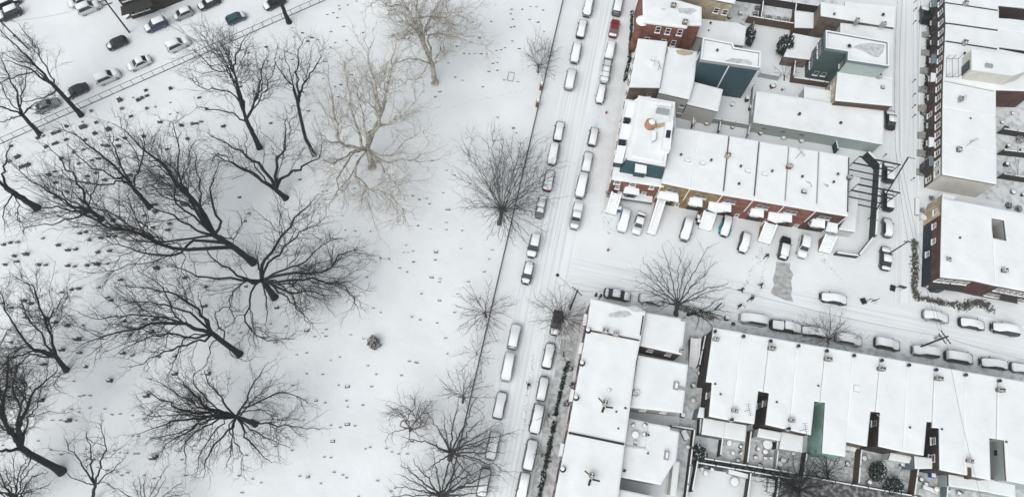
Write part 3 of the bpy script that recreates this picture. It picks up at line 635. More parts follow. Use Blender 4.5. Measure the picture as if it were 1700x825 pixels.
# u runs from the north end downwards along the street wall
s1.chimney(1572, 432, .7, .6, .6, 'white', 1); s2.chimney(1665, 450, .8, .8, .6, 'cornice', 1); s1.vent(1593, 395, .1, .4)
for u, z in ((.30, 3.0), (.50, 3.0), (.12, 3.2), (.62, 1.3)): s1.window(E, u, z, 1.0, 1.0)
E = s1.edge(1590, 465)
for u in (.12, .38, .66, .9): s1.window(E, u, 3.5, 1.1, 1.3)
for u in (.2, .75): s1.window(E, u, .8, 1.1, 1.4)
s1.bay(E, .35, .4, 2.6, 2.4, .9, 'navy'); s1.awning(E, .32, 3.0, 4.2, 1.0, .35, 'darkwood', snow=False); s1.awning(E, .8, 2.6, 3.0, .9, .35, 'darkwood', snow=False)
E = s2.edge(1700, 483); s2.panel(E, .005, .995, .02, 5.1, 'brick_front', 'dkbrick')
E_ = s2.edge(1657, 475); s2.panel(E_, .02, .98, .02, 5.1, 'brick_front', 'dkbrick')
E = s2.edge(1700, 483)
for u in (.05, .2, .35, .5, .65, .8, .94): s2.window(E, 1 - u, 3.5, 1.0, 1.3)
for u in (.12, .32, .52, .72, .9): s2.window(E, 1 - u, .9, 1.0, 1.3)
s2.awning(E, .5, 2.6, 3.0, .9, .35, 'darkwood', snow=False)
tn = B('low_link', 'low tan walled link building in the gap above the navy end house', [(1566, 322), (1585, 326), (1583, 334), (1564, 331)], 4.8, 'tanbrick', 'outbuilding')

# --- corner terrace at bottom centre
HF = 6.2
f1 = B('corner_house', 'snow roofed corner house with two grey wet patches, at the street crossing', [(982, 497), (1070, 518), (1062, 564), (975, 548)], HF, 'redbrick', eave=.15)
f2 = B('terrace_block', 'long white roofed house in the corner terrace with one snowed chimney', [(975, 548), (1062, 564), (1055, 597), (1036, 737), (944, 718)], HF, 'redbrick', eave=.15)
f3 = B('terrace_block', 'white roofed house at the bottom edge of the corner terrace', [(944, 718), (1036, 737), (1022, 845), (918, 845)], HF, 'redbrick', eave=.15)
f1.patch([(1009, 521), (1027, 516), (1042, 516), (1050, 523), (1036, 527), (1012, 526)]); f1.patch([(1042, 510), (1052, 507), (1066, 513), (1064, 518), (1050, 517)])
f1.party((1068, 524), (1063, 556), 'darkwood', .2, .2); f1.chimney(1070, 510, 1.0, .5, .5, 'greypaint', 1)
f2.party((975, 548), (1061, 565), 'darkwood', .2, .3); f3.party((944, 718), (1036, 737), 'black', .3, .3)
f2.chimney(1004, 551, 1.0, .8, .7, 'tanbrick', 2); f2.chimney(1021, 556, 1.0, .7, .7, 'tanbrick', 1)
for hb, x, y in ((f2, 1003, 670), (f3, 981, 789)):
    hb.chimney(x, y, 1.2, .6, .7, 'tanbrick', 2)
    q = P(x, y, hb.h + .3); b = MB()
    b.tube([(q.x - .3, q.y, hb.h + 1.0), (q.x - 1.2, q.y + .3, hb.h + 2.4)], .10, 6); b.tube([(q.x + .3, q.y - .5, hb.h + .9), (q.x + 1.1, q.y - .6, hb.h + 2.0)], .13, 6); b.tube([(q.x, q.y - .6, hb.h + .6), (q.x - .2, q.y - 1.4, hb.h + 1.3)], .18, 6)
    b.build('chimney_flue', 'black', hb.roof, hb.o)
f2.vent(1011, 647, .14, .4, 'white'); f2.vent(1023, 683, .08, .3); f2.vent(1038, 677, .1, .3); f2.vent(1026, 711, .07, .3)
def lathe_at(hb, x, y): 
    q = P(x, y, hb.h); b = MB(); b.lathe((q.x, q.y, hb.h - .3), [(.3, 0), (.45, .5), (.45, .9), (.2, 1.1)], 10); b.build('roof_cowl', 'black', hb.roof, hb.o)
    b = MB(); b.lathe((q.x - .1, q.y + .1, hb.h + .82), [(.33, 0), (.2, .12)], 8); b.build('cowl_snow', 'capsnow', hb.roof, hb.o)
lathe_at(f2, 966, 604); lathe_at(f2, 956, 661); lathe_at(f3, 934, 779); lathe_at(f2, 976, 550)
for hb, x, y, us in ((f1, 978, 522, (.3, .7)), (f2, 960, 633, (.08, .2, .32, .44, .56, .68, .8, .92)), (f3, 931, 780, (.12, .3, .5, .7, .9))):
    E = hb.edge(x, y)
    for k, u in enumerate(us): hb.window(E, u, 3.9, 1.0, 1.3, 'greypaint', False); (hb.window(E, u, 1.2, 1.0, 1.4, 'greypaint', False) if k % 2 else hb.door(E, u, .6, 1.0, 2.1, 'darkwood'))
    for k in range(0, len(us) - 1, 4): hb.awning(E, (us[k] + us[k + 1]) / 2, 3.0, 2.2, .6, .3, 'slate')
g1 = B('rear_wing', 'square white roofed rear wing with dark brick lower wall behind the corner house', [(1072, 520), (1137, 531), (1131, 588), (1063, 573)], 5.0, 'brownbrick', 'annexe'); g1.chimney(1133, 531, .8, .5, .5, 'greypaint', 1); g1.chimney(1130, 583, .8, .6, .5, 'tanbrick', 1)
E = g1.edge(1100, 580); g1.window(E, .3, 2.6, .9, 1.2); g1.window(E, .75, 2.6, .9, 1.2)
g2 = B('rear_wing', 'white roofed rear wing with two small rooftop boxes near its left edge', [(1060, 591), (1141, 606), (1132, 684), (1046, 675)], 5.0, 'whitesid', 'annexe')
g2.hatch(1054, 653, .9, .7, .6, 'cornice', 'wetconc'); g2.hatch(1057, 651, .8, .6, .5); g2.chimney(1121, 641, .6, .7, 1.1, 'white', 0); E = g2.edge(1090, 680); g2.window(E, .3, 2.6, .9, 1.2); g2.window(E, .7, 2.6, .9, 1.2)
q1 = P(1124, 641, 5.2); b = MB(); b.box((q1.x + .8, q1.y - .2, 5.35), (1.4, .5, .2)); b.build('flue', 'galv', g2.roof, g2.o)
g3 = B('rear_wing', 'L shaped white roofed rear wing beside a snowy furnished roof terrace', [(1077, 703), (1111, 709), (1111, 714), (1126, 718), (1121, 762), (1096, 803), (1027, 790), (1037, 740), (1073, 745)], 4.6, 'greysid', 'annexe')
g3.chimney(1105, 756, .7, .6, 1.2, 'white', 0); g3.vent(1036, 781); g3.vent(1075, 752, .08); g3.vent(1076, 722, .08)
g4 = B('roof_terrace', 'snowy roof terrace with covered chairs round a table', [(1043, 695), (1077, 702), (1073, 745), (1036, 739)], 4.3, 'greysid', 'terrace', snow='walk')
g5 = B('rear_wing', 'white roofed rear wing cut by the bottom edge', [(1025, 812), (1090, 826), (1080, 860), (1015, 860)], 4.8, 'darkwood', 'annexe')
g6 = B('lean_to', 'narrow snowy lean-to along the fence below the roof terrace', [(1119, 765), (1127, 767), (1121, 822), (1113, 820)], 2.3, 'whitesid', 'shed')

# --- the long terrace, bottom right
HH = 5.6
top = lambda x: 545 + .1728 * (x - 1185)
LT = [
 ([(1185, 545), (1232, top(1232)), (1214, 697), (1178, 690), (1183, 634), (1173, 633)], 'leftmost house of the long terrace, its tall dark side wall in view'),
 ([(1232, top(1232)), (1277, top(1277)), (1267, 650), (1258, 648), (1251, 703), (1214, 697)], 'long terrace house left of the first dark light well, with a single chimney pot box'),
 ([(1277, top(1277)), (1323, top(1323)), (1310, 713), (1271, 704), (1277, 652), (1267, 650)], 'long terrace house between the dark brick light well and a plain party line'),
 ([(1323, top(1323)), (1370, top(1370)), (1361, 667), (1351, 665), (1345, 721), (1310, 713)], 'long terrace house left of the sea green light well'),
 ([(1370, top(1370)), (1415, top(1415)), (1402, 757), (1365, 751), (1370, 667), (1361, 667)], 'long terrace house with the sea green painted side wall'),
 ([(1415, top(1415)), (1461, top(1461)), (1453, 683), (1444, 682), (1438, 740), (1402, 732)], 'long terrace house with a small square skylight on its snowy roof'),
 ([(1461, top(1461)), (1506, top(1506)), (1498, 749), (1458, 740), (1461, 684), (1453, 683)], 'long terrace house right of the third light well'),
 ([(1506, top(1506)), (1551, top(1551)), (1547, 700), (1537, 699), (1532, 755), (1498, 749)], 'long terrace house left of the light well showing two white windows'),
 ([(1551, top(1551)), (1600, top(1600)), (1600, 787), (1560, 779), (1559, 710), (1547, 709)], 'long terrace house with two white windows down its well wall'),
 ([(1600, top(1600)), (1656, top(1656)), (1654, 728), (1641, 726), (1643, 796), (1600, 787)], 'long terrace house with a brown flue at its lower edge'),
 ([(1656, top(1656)), (1730, top(1730)), (1730, 809), (1671, 797), (1667, 730), (1654, 728)], 'long terrace house at the right edge beside the grey green light well')]
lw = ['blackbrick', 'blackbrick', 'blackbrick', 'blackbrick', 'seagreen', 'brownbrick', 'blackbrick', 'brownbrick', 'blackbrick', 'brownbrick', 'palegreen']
LH = []
for i, (px, lb) in enumerate(LT):
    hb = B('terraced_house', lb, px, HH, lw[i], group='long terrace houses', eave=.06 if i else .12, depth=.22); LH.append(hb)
    E = hb.edge((px[0][0] + px[1][0]) / 2, (px[0][1] + px[1][1]) / 2)
    for u in (.3, .7): hb.window(E, u, 3.4, 1.0, 1.4)
    hb.window(E, .35, .9, 1.2, 1.4); hb.door(E, .8, .4)
    x, y = px[0]; hb.vent(x + 1, y + 6, .16, .7)
E = LH[8].edge(1559, 745); LH[8].window(E, .3, 3.6, 1.1, 1.1); LH[8].window(E, .72, 3.0, 1.2, 1.5)
E = LH[2].edge(1274, 680); LH[2].window(E, .3, 3.6, .9, 1.2, 'greypaint'); LH[2].window(E, .3, 1.2, .9, 1.2, 'greypaint')
E = LH[6].edge(1460, 715); LH[6].window(E, .3, 3.4, .9, 1.4, 'greypaint')
E = LH[0].edge(1181, 665); LH[0].window(E, .35, 3.2, .9, 1.4, 'greypaint'); E = LH[10].edge(1669, 765); LH[10].window(E, .3, 3.3, .8, .6, 'black', False)
E = LH[4].edge(1367, 710)
for i, (x, y) in ((2, (1279, 579)), (4, (1372, 597)), (6, (1460, 613)), (8, (1555, 629)), (10, (1657, 648))):
    LH[i].chimney(x, y, 1.0, .95, .5, 'brownbrick', 2)
for i, (x, y) in ((0, (1187, 564)), (1, (1218, 682)), (3, (1312, 698)), (9, (1607, 765))): LH[i].chimney(x, y, .8, .8, .45, 'brownbrick', 1)
LH[1].antenna(1236, 683, 2.4, 1.9); LH[3].antenna(1327, 715, 2.6, 1.8); LH[1].vent(1213, 697, .15, 1.0); LH[3].vent(1307, 712, .15, 1.0)
LH[5].hatch(1422, 645, .95, .95, .3, 'greypaint'); 
for i, (x, y) in ((1, (1196, 654)), (0, (1187, 637)), (2, (1289, 667)), (5, (1358, 640)), (8, (1563, 712)), (10, (1670, 733)), (5, (1458, 688)), (7, (1510, 709))): LH[i].vent(x, y, .09, .35)
q = P(1607, 775, HH); b = MB(); b.box((q.x, q.y - .9, HH - .1), (.5, 1.6, 1.0)); b.build('flue', 'brownwood', LH[9].roof, LH[9].o)
for i in (2, 4, 6, 8, 10):
    a, c = LT[i][0][0], (LT[i][0][-1][0], LT[i][0][-1][1]); LH[i].party((a[0], a[1] + 2), (c[0], c[1]), 'greypaint', .05, .16)
# rear ground-floor wings and porches
for px, hh, wl, lb in (([(1168, 694), (1204, 699), (1201, 726), (1165, 720)], 3.0, 'slate', 'leftmost low rear wing of the long terrace'),
                   ([(1205, 699), (1239, 704), (1236, 732), (1202, 726)], 3.0, 'whitesid', 'second low rear wing of the long terrace, sharing a roof with its left neighbour'),
                   ([(1260, 711), (1297, 718), (1294, 731), (1257, 724)], 3.2, 'greysid', 'thin snow roofed porch behind the first light well'),
                   ([(1298, 717), (1333, 723), (1331, 750), (1294, 744)], 2.9, 'whitesid', 'square rear wing left of the sea green wall'),
                   ([(1162, 676), (1169, 677), (1168, 693), (1158, 692)], 3.4, 'slate', 'narrow snow topped box beside the terrace side wall'),
                   ([(1405, 739), (1422, 741), (1419, 749), (1404, 746)], 2.4, 'whitesid', 'tiny white porch roof left of the brown fence'),
                   ([(1479, 751), (1513, 758), (1509, 768), (1475, 762)], 2.6, 'white', 'white porch roof above the evergreen bushes'),
                   ([(1518, 757), (1560, 762), (1560, 777), (1519, 777)], 3.6, 'slate', 'slate coloured rear wing under the light well with two windows'),
                   ([(1575, 784), (1640, 795), (1640, 816), (1575, 806)], 2.8, 'palegreen', 'wide snow roofed rear porch near the lower right corner'),
                   ([(1641, 795), (1684, 802), (1685, 825), (1641, 817)], 2.8, 'palegreen', 'rightmost snow roofed rear porch near the lower right corner')):
    B('rear_wing', lb, px, hh, wl, 'rear wing', 'rear wings of the long terrace', eave=.05, depth=.18)
stair('fire_stairs', 'dark slatted garden stair between the corner terrace and the long terrace', 1154, 562, 1151, 610, 1.2, 1.6, 10, m='greypaint')

# dark building cut by the top left corner
tl = B('porch_house', 'dark porch house cut by the top edge near the upper left corner', [(150, -60), (260, -105), (296, -58), (226, -24), (188, -12)], 7.5, 'darkwood', eave=.1)
E = tl.edge(218, 5)
for u in (.2, .5, .8): tl.window(E, u, 4.8, 1.0, 1.4, 'greypaint'); tl.window(E, u, 1.2, 1.0, 1.4, 'greypaint')
tl.awning(E, .5, 3.9, 6.0, 1.6, .5, 'darkwood', snow=False)
stair('porch_steps', 'dark railed steps of the porch house in the upper left corner', 230, 8, 207, 27, 1.6, 1.5, 7, m='greypaint')
tl2 = B('porch_house', 'second dark porch house cut by the top edge, nearer the blue grey car', [(232, -38), (286, -65), (300, -34), (250, -14)], 5.0, 'darkwood', eave=.1)
YARD = []
# ------------------------------------------------------------------ fences, walls, posts
def fence(name, label, a, c, hh, m, w_=.1, cat='fence', snow=True, n=None):
    p, q = P(*a), P(*c); L = (q - p).length; t = thing(name, label, cat, tuple(p))
    b = MB(); b.bar((p.x, p.y, hh / 2), (q.x, q.y, hh / 2), w_, hh); b.build('panel', m, t, tuple(p))
    if snow: b = MB(); b.bar((p.x, p.y, hh + .05), (q.x, q.y, hh + .05), w_ + .08, .09); b.build('snow_cap', 'capsnow', t, tuple(p))
    k = n or max(1, int(L / 2.5))
    for i in range(k + 1):
        s_ = p.lerp(q, i / k); b = MB(); b.box((s_.x, s_.y, hh / 2 + .08), (.16, .16, hh + .16)); b.build('post', m, t, tuple(p))
for lb, a, c, hh, m in (
  ('brown board fence left of the first back yard of the long terrace', (1158, 692), (1156, 722), 1.9, 'darkwood'),
  ('dark board fence in the second back yard', (1194, 727), (1190, 757), 1.8, 'darkwood'),
  ('dark board fence below the first light well', (1240, 717), (1234, 769), 1.9, 'brownwood'),
  ('fence left of the leafless yard by the sea green wall', (1286, 748), (1283, 778), 1.4, 'greypaint'),
  ('dark board fence under the sea green wall', (1331, 753), (1326, 789), 1.9, 'darkwood'),
  ('brown board fence right of the white porch roof', (1420, 747), (1415, 803), 2.0, 'brownwood'),
  ('brown board fence right of the two evergreen bushes', (1515, 760), (1506, 822), 2.0, 'brownwood'),
  ('fence beside the green chairs in the lower right yard', (1563, 783), (1560, 830), 1.8, 'slate'),
  ('white topped fence along the upper side of the alley, left half', (1155, 760), (1316, 786), 1.3, 'darkwood'),
  ('white topped fence along the upper side of the alley, right half', (1326, 790), (1515, 824), 1.3, 'brownwood'),
  ('white topped fence along the lower side of the alley', (1152, 768), (1310, 795), 1.4, 'darkwood'),
  ('dark board fence between the two lower alley yards', (1240, 785), (1233, 835), 1.8, 'darkwood'),
  ('dark board fence right of the lower alley yards', (1286, 793), (1281, 835), 1.8, 'darkwood'),
  ('pale topped fence boxing in the yard behind the roof terrace', (1110, 708), (1148, 714), 1.6, 'darkwood'),
  ('long dark fence down behind the roof terrace', (1148, 714), (1133, 835), 1.8, 'darkwood'),
  ('tall dark fence left of the alley end', (1153, 765), (1144, 815), 1.8, 'darkwood'),
  ('dark green fence left of the long terrace side wall', (1166, 560), (1156, 610), 1.8, 'greenmetal'),
  ('pale fence above the middle terrace, left end', (1119, 195), (1195, 206), 1.5, 'greypaint'),
  ('pale fence above the middle terrace, below the garage block', (1195, 206), (1440, 246), 1.4, 'greypaint'),
  ('dark low fence between two yards above the middle terrace', (1149, 198), (1147, 214), 1.3, 'darkwood'),
  ('second dark yard fence above the middle terrace', (1193, 207), (1190, 224), 1.3, 'darkwood'),
  ('grey yard fence above the middle terrace', (1241, 215), (1238, 230), 1.3, 'greypaint'),
  ('green yard fence right of the garage block wall', (1380, 238), (1384, 256), 1.8, 'greenmetal'),
  ('long dark fence across the top back gardens', (1222, 2), (1395, 28), 2.0, 'darkwood'),
  ('brown fence below the top back gardens', (1237, 38), (1340, 55), 2.0, 'brownwood'),
  ('brown fence right of the round evergreen', (1316, 98), (1311, 136), 1.8, 'brownwood'),
  ('low grey fence between the snowy yard and the garage block', (1258, 128), (1290, 134), 1.4, 'galv'),
  ('dark fence left of the long garage block', (1247, 150), (1243, 200), 1.6, 'greypaint'),
  ('brown fence under the tan walled house', (1312, 137), (1388, 148), 1.6, 'brownwood'),
  ('slatted side fence in the fenced garden', (1262, 12), (1258, 40), 1.8, 'darkwood'),
  ('dark fence left of the square shed', (1316, 16), (1312, 48), 1.8, 'darkwood'),
  ('dark fence among the yards at the right edge, upper', (1655, 222), (1700, 229), 1.8, 'darkwood'),
  ('dark fence among the yards at the right edge, middle', (1655, 257), (1700, 262), 1.8, 'darkwood'),
  ('dark fence among the yards at the right edge, by the rubbish', (1655, 296), (1700, 303), 1.8, 'darkwood')):
    fence('board_fence' if hh > 1.45 else 'yard_fence', lb, a, c, hh, m)
fence('retaining_fence', 'thick dark green fence round the end of the middle terrace, upper angled part', (1431, 262), (1451, 282), 2.3, 'greenmetal', .25)
fence('retaining_fence', 'thick dark green fence along the billboard frames', (1451, 282), (1443, 399), 2.3, 'greenmetal', .25)
fence('retaining_fence', 'dark green fence corner at the foot of the end steps', (1443, 399), (1420, 428), 1.4, 'greenmetal', .2)
fence('retaining_fence', 'short dark green fence below the end steps', (1420, 428), (1384, 423), 1.2, 'greenmetal', .2)

# cemetery boundary along the main street
FX = lambda y: 935 - .2328 * y
p0, p1 = P(FX(-40), -40), P(FX(880), 880)
t = thing('boundary_fence', 'long thin dark fence between the cemetery and the main street', 'fence', tuple(p0)); L = (p1 - p0).length; dr = (p1 - p0) / L
b = MB(); b.bar(p0 + Vector((0, 0, .06)), p1 + Vector((0, 0, .06)), .14, .12); b.build('kerb_wall', 'stone', t, tuple(p0))
b = MB()
for z in (.55, 1.35): b.bar(p0 + Vector((0, 0, z)), p1 + Vector((0, 0, z)), .05, .05)
b.build('rail', 'iron', t, tuple(p0))
b = MB(); k = int(L / .35)
for i in range(k): s_ = p0 + dr * (i * .35); b.box((s_.x, s_.y, .8), (.035, .035, 1.25))
pk = b.build('picket', 'iron', t, tuple(p0)); pk['kind'] = 'stuff'
for lb, x, y in (('upper brick pillar of the cemetery gate', 898, 148), ('lower brick pillar of the cemetery gate', 892, 176)):
    q = P(x, y); t = thing('gate_pillar', lb, 'pillar', tuple(q)); b = MB(); b.box((q.x, q.y, .85), (.55, .8, 1.7)); b.build('shaft', 'redbrick', t, tuple(q)); b = MB(); b.box((q.x, q.y, 1.76), (.65, .9, .12)); b.build('cap', 'concrete', t, tuple(q)); b = MB(); b.box((q.x, q.y + .15, 1.87), (.5, .5, .1)); b.build('snow_cap', 'capsnow', t, tuple(q))

# iron fence along the far street
A, C = P(-30, 253), P(560, -8); t = thing('iron_fence', 'open rail iron fence along the wide street at the upper left', 'fence', tuple(A)); L = (C - A).length; dr = (C - A) / L; k = int(L / 2.0)
b = MB(); b.bar(A + Vector((0, 0, 1.45)), C + Vector((0, 0, 1.45)), .07, .06); b.build('top_rail', 'iron', t, tuple(A))
b = MB(); b.bar(A + Vector((0, 0, .06)), C + Vector((0, 0, .06)), .08, .12); b.build('bottom_kerb', 'stone', t, tuple(A))
for i in range(k + 1):
    s_ = A + dr * (i * 2.0); b = MB(); b.box((s_.x, s_.y, .75), (.06, .06, 1.5)); b.build('post', 'iron', t, tuple(A))

# --- utility poles, lamps, wires
def pole(label, x, y, hh, r=.15, arms=(), lean=(0, 0), base=None, tr=False):
    tp = P(x, y, hh); q = Vector((tp.x, tp.y, 0)); t = thing('utility_pole', label, 'pole', tuple(q))
    b = MB(); b.tube([(q.x, q.y, 0), (q.x, q.y, hh)], [r, r * .7], 8); b.build('post', 'wood', t, tuple(q))
    for z, ang, l_ in arms:
        b = MB(); dx, dy = math.cos(ang) * l_ / 2, math.sin(ang) * l_ / 2; b.bar((q.x - dx, q.y - dy, z), (q.x + dx, q.y + dy, z), .12, .12)
        for s_ in (-1, -.5, .5, 1): b.tube([(q.x + dx * s_ * .95, q.y + dy * s_ * .95, z), (q.x + dx * s_ * .95, q.y + dy * s_ * .95, z + .22)], .05, 5)
        b.build('crossarm', 'wood', t, tuple(q))
    if tr:
        b = MB(); b.lathe((q.x - .45, q.y + .2, hh - 2.6), [(.28, 0), (.3, .1), (.3, 1.0), (.2, 1.1)], 10); b.build('transformer', 'galv', t, tuple(q))
    return t, q, hh
pA = pole('leaning looking utility pole with a lamp arm at the street crossing', 959, 481, 11, .15, ((10.3, 2.6, 2.0),))
pB = pole('utility pole with transformer over the parked cars at the lower right', 1574, 558, 8.5, .17, ((7.9, -.9, 2.4), (7.0, -.9, 1.8)), tr=True)
pC = pole('utility pole beside the dark and white car on the side street', 1509, 400, 6.6, .13, ((6.2, 0.1, 1.2),))
pD = pole('tall utility pole rising from the wide street past the porch house', 172, -2, 9.5, .17, ((9.0, .6, 2.2), (8.0, .6, 1.6)))
pE = pole('utility pole with a round lamp near the upper left corner', -2, 33, 8.5, .16, ((7.9, .6, 1.8),))
pF = pole('wooden pole standing at the right of the fallen looking evergreen by the cross street', 1198, 503, 3.6, .14)
def lamp(t, q, z, dx, dy):
    b = MB(); b.tube([q + Vector((0, 0, z)), q + Vector((dx * .5, dy * .5, z + .5)), q + Vector((dx, dy, z + .45))], .05, 6); b.build('lamp_arm', 'galv', t[0], tuple(q))
    b = MB(); b.lathe((q.x + dx, q.y + dy, z + .3), [(.28, 0), (.3, .12), (.12, .28)], 8); b.build('lamp_head', 'black', t[0], tuple(q))
lamp(pA, pA[1], 9.0, -3.4, 2.2); lamp(pE, pE[1], 5, 1.2, -.8)
def wire(label, a, c, sag=.8, r=.022):
    pts = [a.lerp(c, k / 12) - Vector((0, 0, sag * 4 * (k / 12) * (1 - k / 12))) for k in range(13)]
    b = MB(); b.tube(pts, r, 4); o = b.build('overhead_wire', 'black'); tag(o, label, 'wire', 'overhead wires')
Bt, Ct = pB[1] + Vector((0, 0, 7.9)), pC[1] + Vector((0, 0, 6.3))
wire('left wire running up the side street from the transformer pole', Bt + Vector((-1, .6, 0)), P(1487, 250, 6.5))
wire('right wire running up the side street from the transformer pole', Bt + Vector((-.4, .2, .0)), P(1494, 250, 6.5))
wire('left wire up the top half of the side street', P(1487, 250, 6.5), P(1492, -30, 6.5)); wire('right wire up the top half of the side street', P(1494, 250, 6.5), P(1500, -30, 6.5))
wire('wire from the transformer pole down to the right', Bt, P(1650, 900, 7)); wire('wire from the transformer pole along the cross street to the right', Bt, P(1760, 610, 8))
wire('wire from the transformer pole left along the cross street', Bt, P(1200, 475, 7.5), 1.5)
wire('wire from the crossing pole right across the corner roofs', pA[1] + Vector((0, 0, 10.3)), P(1200, 475, 7.5), 1.2)
wire('wire from the tall pole to the lamp pole over the wide street', pD[1] + Vector((0, 0, 9)), pE[1] + Vector((0, 0, 7.9)), 1.0)
wire('wire from the lower pole over the side street', Ct, P(1487, 250, 6.5), .3)
wire('long wire above the side street houses left of the block', P(1530, -30, 6.5), P(1527, 300, 6.0))
# traffic signals at the crossing
sg = P(990, 505); t = thing('traffic_signal', 'black two-headed traffic signal at the corner house', 'signal', tuple(sg))
b = MB(); b.tube([sg, sg + Vector((0, 0, 4.2))], .08, 8); b.tube([sg + Vector((0, 0, 4.0)), sg + Vector((-.7, .2, 4.0))], .05, 6); b.build('post', 'black', t, tuple(sg))
for dx in (-.7, .1):
    b = MB(); b.box((sg.x + dx, sg.y + .25, 4.1), (.36, .34, 1.05)); h_ = b.build('signal_head', 'black', t, tuple(sg)); b = MB()
    for k in range(3): b.lathe((sg.x + dx, sg.y + .46, 3.75 + k * .33), [(.11, -.05), (.11, .05)], 8)
    b.build('signal_lens', 'redlens', h_, tuple(sg))
# billboard frames over the green fence
def frame(label, tops):
    """upright steel billboard frame: its beams at three heights, seen from above as a ladder"""
    (x0, y0), (x1, y1), ht = tops; a, c = P(x0, y0, ht), P(x1, y1, ht); q = Vector((a.x, a.y, 0)); t = thing('billboard_frame', label, 'billboard frame', tuple(q))
    for z in (ht, ht - 2.3, ht - 4.6, ht - 6.6):
        if z > .5: b = MB(); b.bar((a.x, a.y, z), (c.x, c.y, z), .20 if z > 4 else .13, .22); b.build('beam', 'black', t, tuple(q))
    for k, f_ in enumerate((0, .98)):
        p_ = a.lerp(c, f_); b = MB(); b.tube([(p_.x, p_.y, .0), (p_.x, p_.y, ht)], .07, 6); b.build('post', 'black', t, tuple(q))
    return t, a, c
F1 = frame('upper black steel billboard frame standing over the green fence', ((1427, 260), (1495, 274), 8.6)); F2 = frame('lower black steel billboard frame standing over the green fence', ((1424, 306), (1494, 320.5), 8.6))
b = MB(); a = P(1508, 261, 9.2); c = P(1450, 357, 2.0); q = Vector((c.x, c.y, 0)); b.tube([a, c], [.14, .08], 6); b.tube([c, q], .08, 6); b.tube([a, P(1519, 264, 9.2)], .07, 5); tag(b.build('steel_boom', 'black'), 'long slanting black steel boom crossing both billboard frames', 'boom')
ORDW = ['first', 'second', 'third', 'fourth', 'fifth', 'sixth', 'seventh', 'eighth']
# short sign posts on the side street
for i, (x, y) in enumerate(((1518, 5), (1517, 19), (1516, 40), (1515, 137), (1515, 160), (1515, 179), (1515, 195), (1513, 299), (1467, 260))):
    q = P(x - 1, y + 1); t = thing('street_post', 'short dark street post, %s from the top down the side street' % ORDW[i] if i < 8 else 'lone short post left of the side street near the garage block', 'post', tuple(q), 0, 'street posts' if i < 8 else None); b = MB(); b.tube([q, q + Vector((0, 0, 1.0))], .06, 6); b.build('stem', 'black', t, tuple(q)); b = MB(); b.box((q.x, q.y, 1.08), (.22, .14, .3)); b.build('head', 'black', t, tuple(q))
def hoop(label, x, y, rz):
    q = P(x, y, 0); q = P(x, y, 3.0); q.z = 0; t = thing('basketball_hoop', label, 'basketball hoop', tuple(q), rz)
    b = MB(); b.tube([(0, 0, 0), (0, 0, 2.4), (0, -.5, 3.0)], .07, 6); b.build('post', 'black', t); b = MB(); b.box((0, 0.25, .15), (.8, 1.0, .3)); b.build('base', 'black', t)
    b = MB(); b.box((0, -.55, 3.25), (1.25, .07, .95)); b.build('backboard', 'cornice', t); b = MB(); ps = [(.23 * math.cos(k / 12 * 6.283), -.85 + .23 * math.sin(k / 12 * 6.283), 3.0) for k in range(13)]; b.tube(ps, .03, 5); b.build('rim', 'orange', t)
hoop('dark basketball hoop standing out in the cross street', 1449, 494, .5); hoop('dark basketball hoop at the mouth of the side street', 1497, 472, -.1)
# hydrants, bins, small street things
for lb, x, y, m in (('red hydrant in the open snow near the crossing', 1009, 416, 'orange'), ('orange hydrant by the main street opposite the corner building', 1006, 189, 'orange')):
    q = P(x, y); t = thing('fire_hydrant', lb, 'hydrant', tuple(q)); b = MB(); b.lathe((0, 0, 0), [(.2, 0), (.17, .1), (.15, .6), (.18, .62), (.14, .75), (.05, .8)], 10); b.build('barrel', m, t); b = MB(); b.tube([(-.26, 0, .45), (.26, 0, .45)], .07, 6); b.build('nozzle', m, t)
def bin_(label, x, y, m='black'):
    q = P(x, y); t = thing('wheelie_bin', label, 'bin', tuple(q)); b = MB(); b.prism([(-.28, -.3), (.28, -.3), (.28, .3), (-.28, .3)], .05, 1.0, [(-.33, -.36), (.33, -.36), (.33, .36), (-.33, .36)]); b.build('bin_body', m, t); b = MB(); b.box((0, 0, 1.05), (.7, .76, .08)); b.build('lid', m, t); b = MB(); b.box((0, 0.03, 1.14), (.6, .62, .1)); b.build('snow_cap', 'capsnow', t)
for a in (('black bin by the tyre on the cross street pavement', 1204, 530), ('blue bin left of the white car by the teal mansard building', 1027, 350, 'blue'), ('dark bin beside the snowy ramp, upper', 1157, 364), ('dark bin beside the snowy ramp, lower', 1158, 371), ('blue bin in the lower right yard', 1543, 789, 'blue'),
          ('black bin in the yard under the roof terrace building', 1131, 690), ('dark bin beside the green fence in the cross street yard', 1170, 640), ('dark bin by the garage block corner', 1244, 183), ('dark bin behind the teal walled house', 1238, 168)): bin_(*a)
q = P(1217, 538); b = MB(); b.lathe((q.x, q.y, .02), [(.33, 0), (.36, .12), (.3, .24), (.2, .2), (.18, .05)], 14); tag(b.build('spare_tyre', 'rubber'), 'black tyre lying on the pavement near the corner terrace', 'tyre')
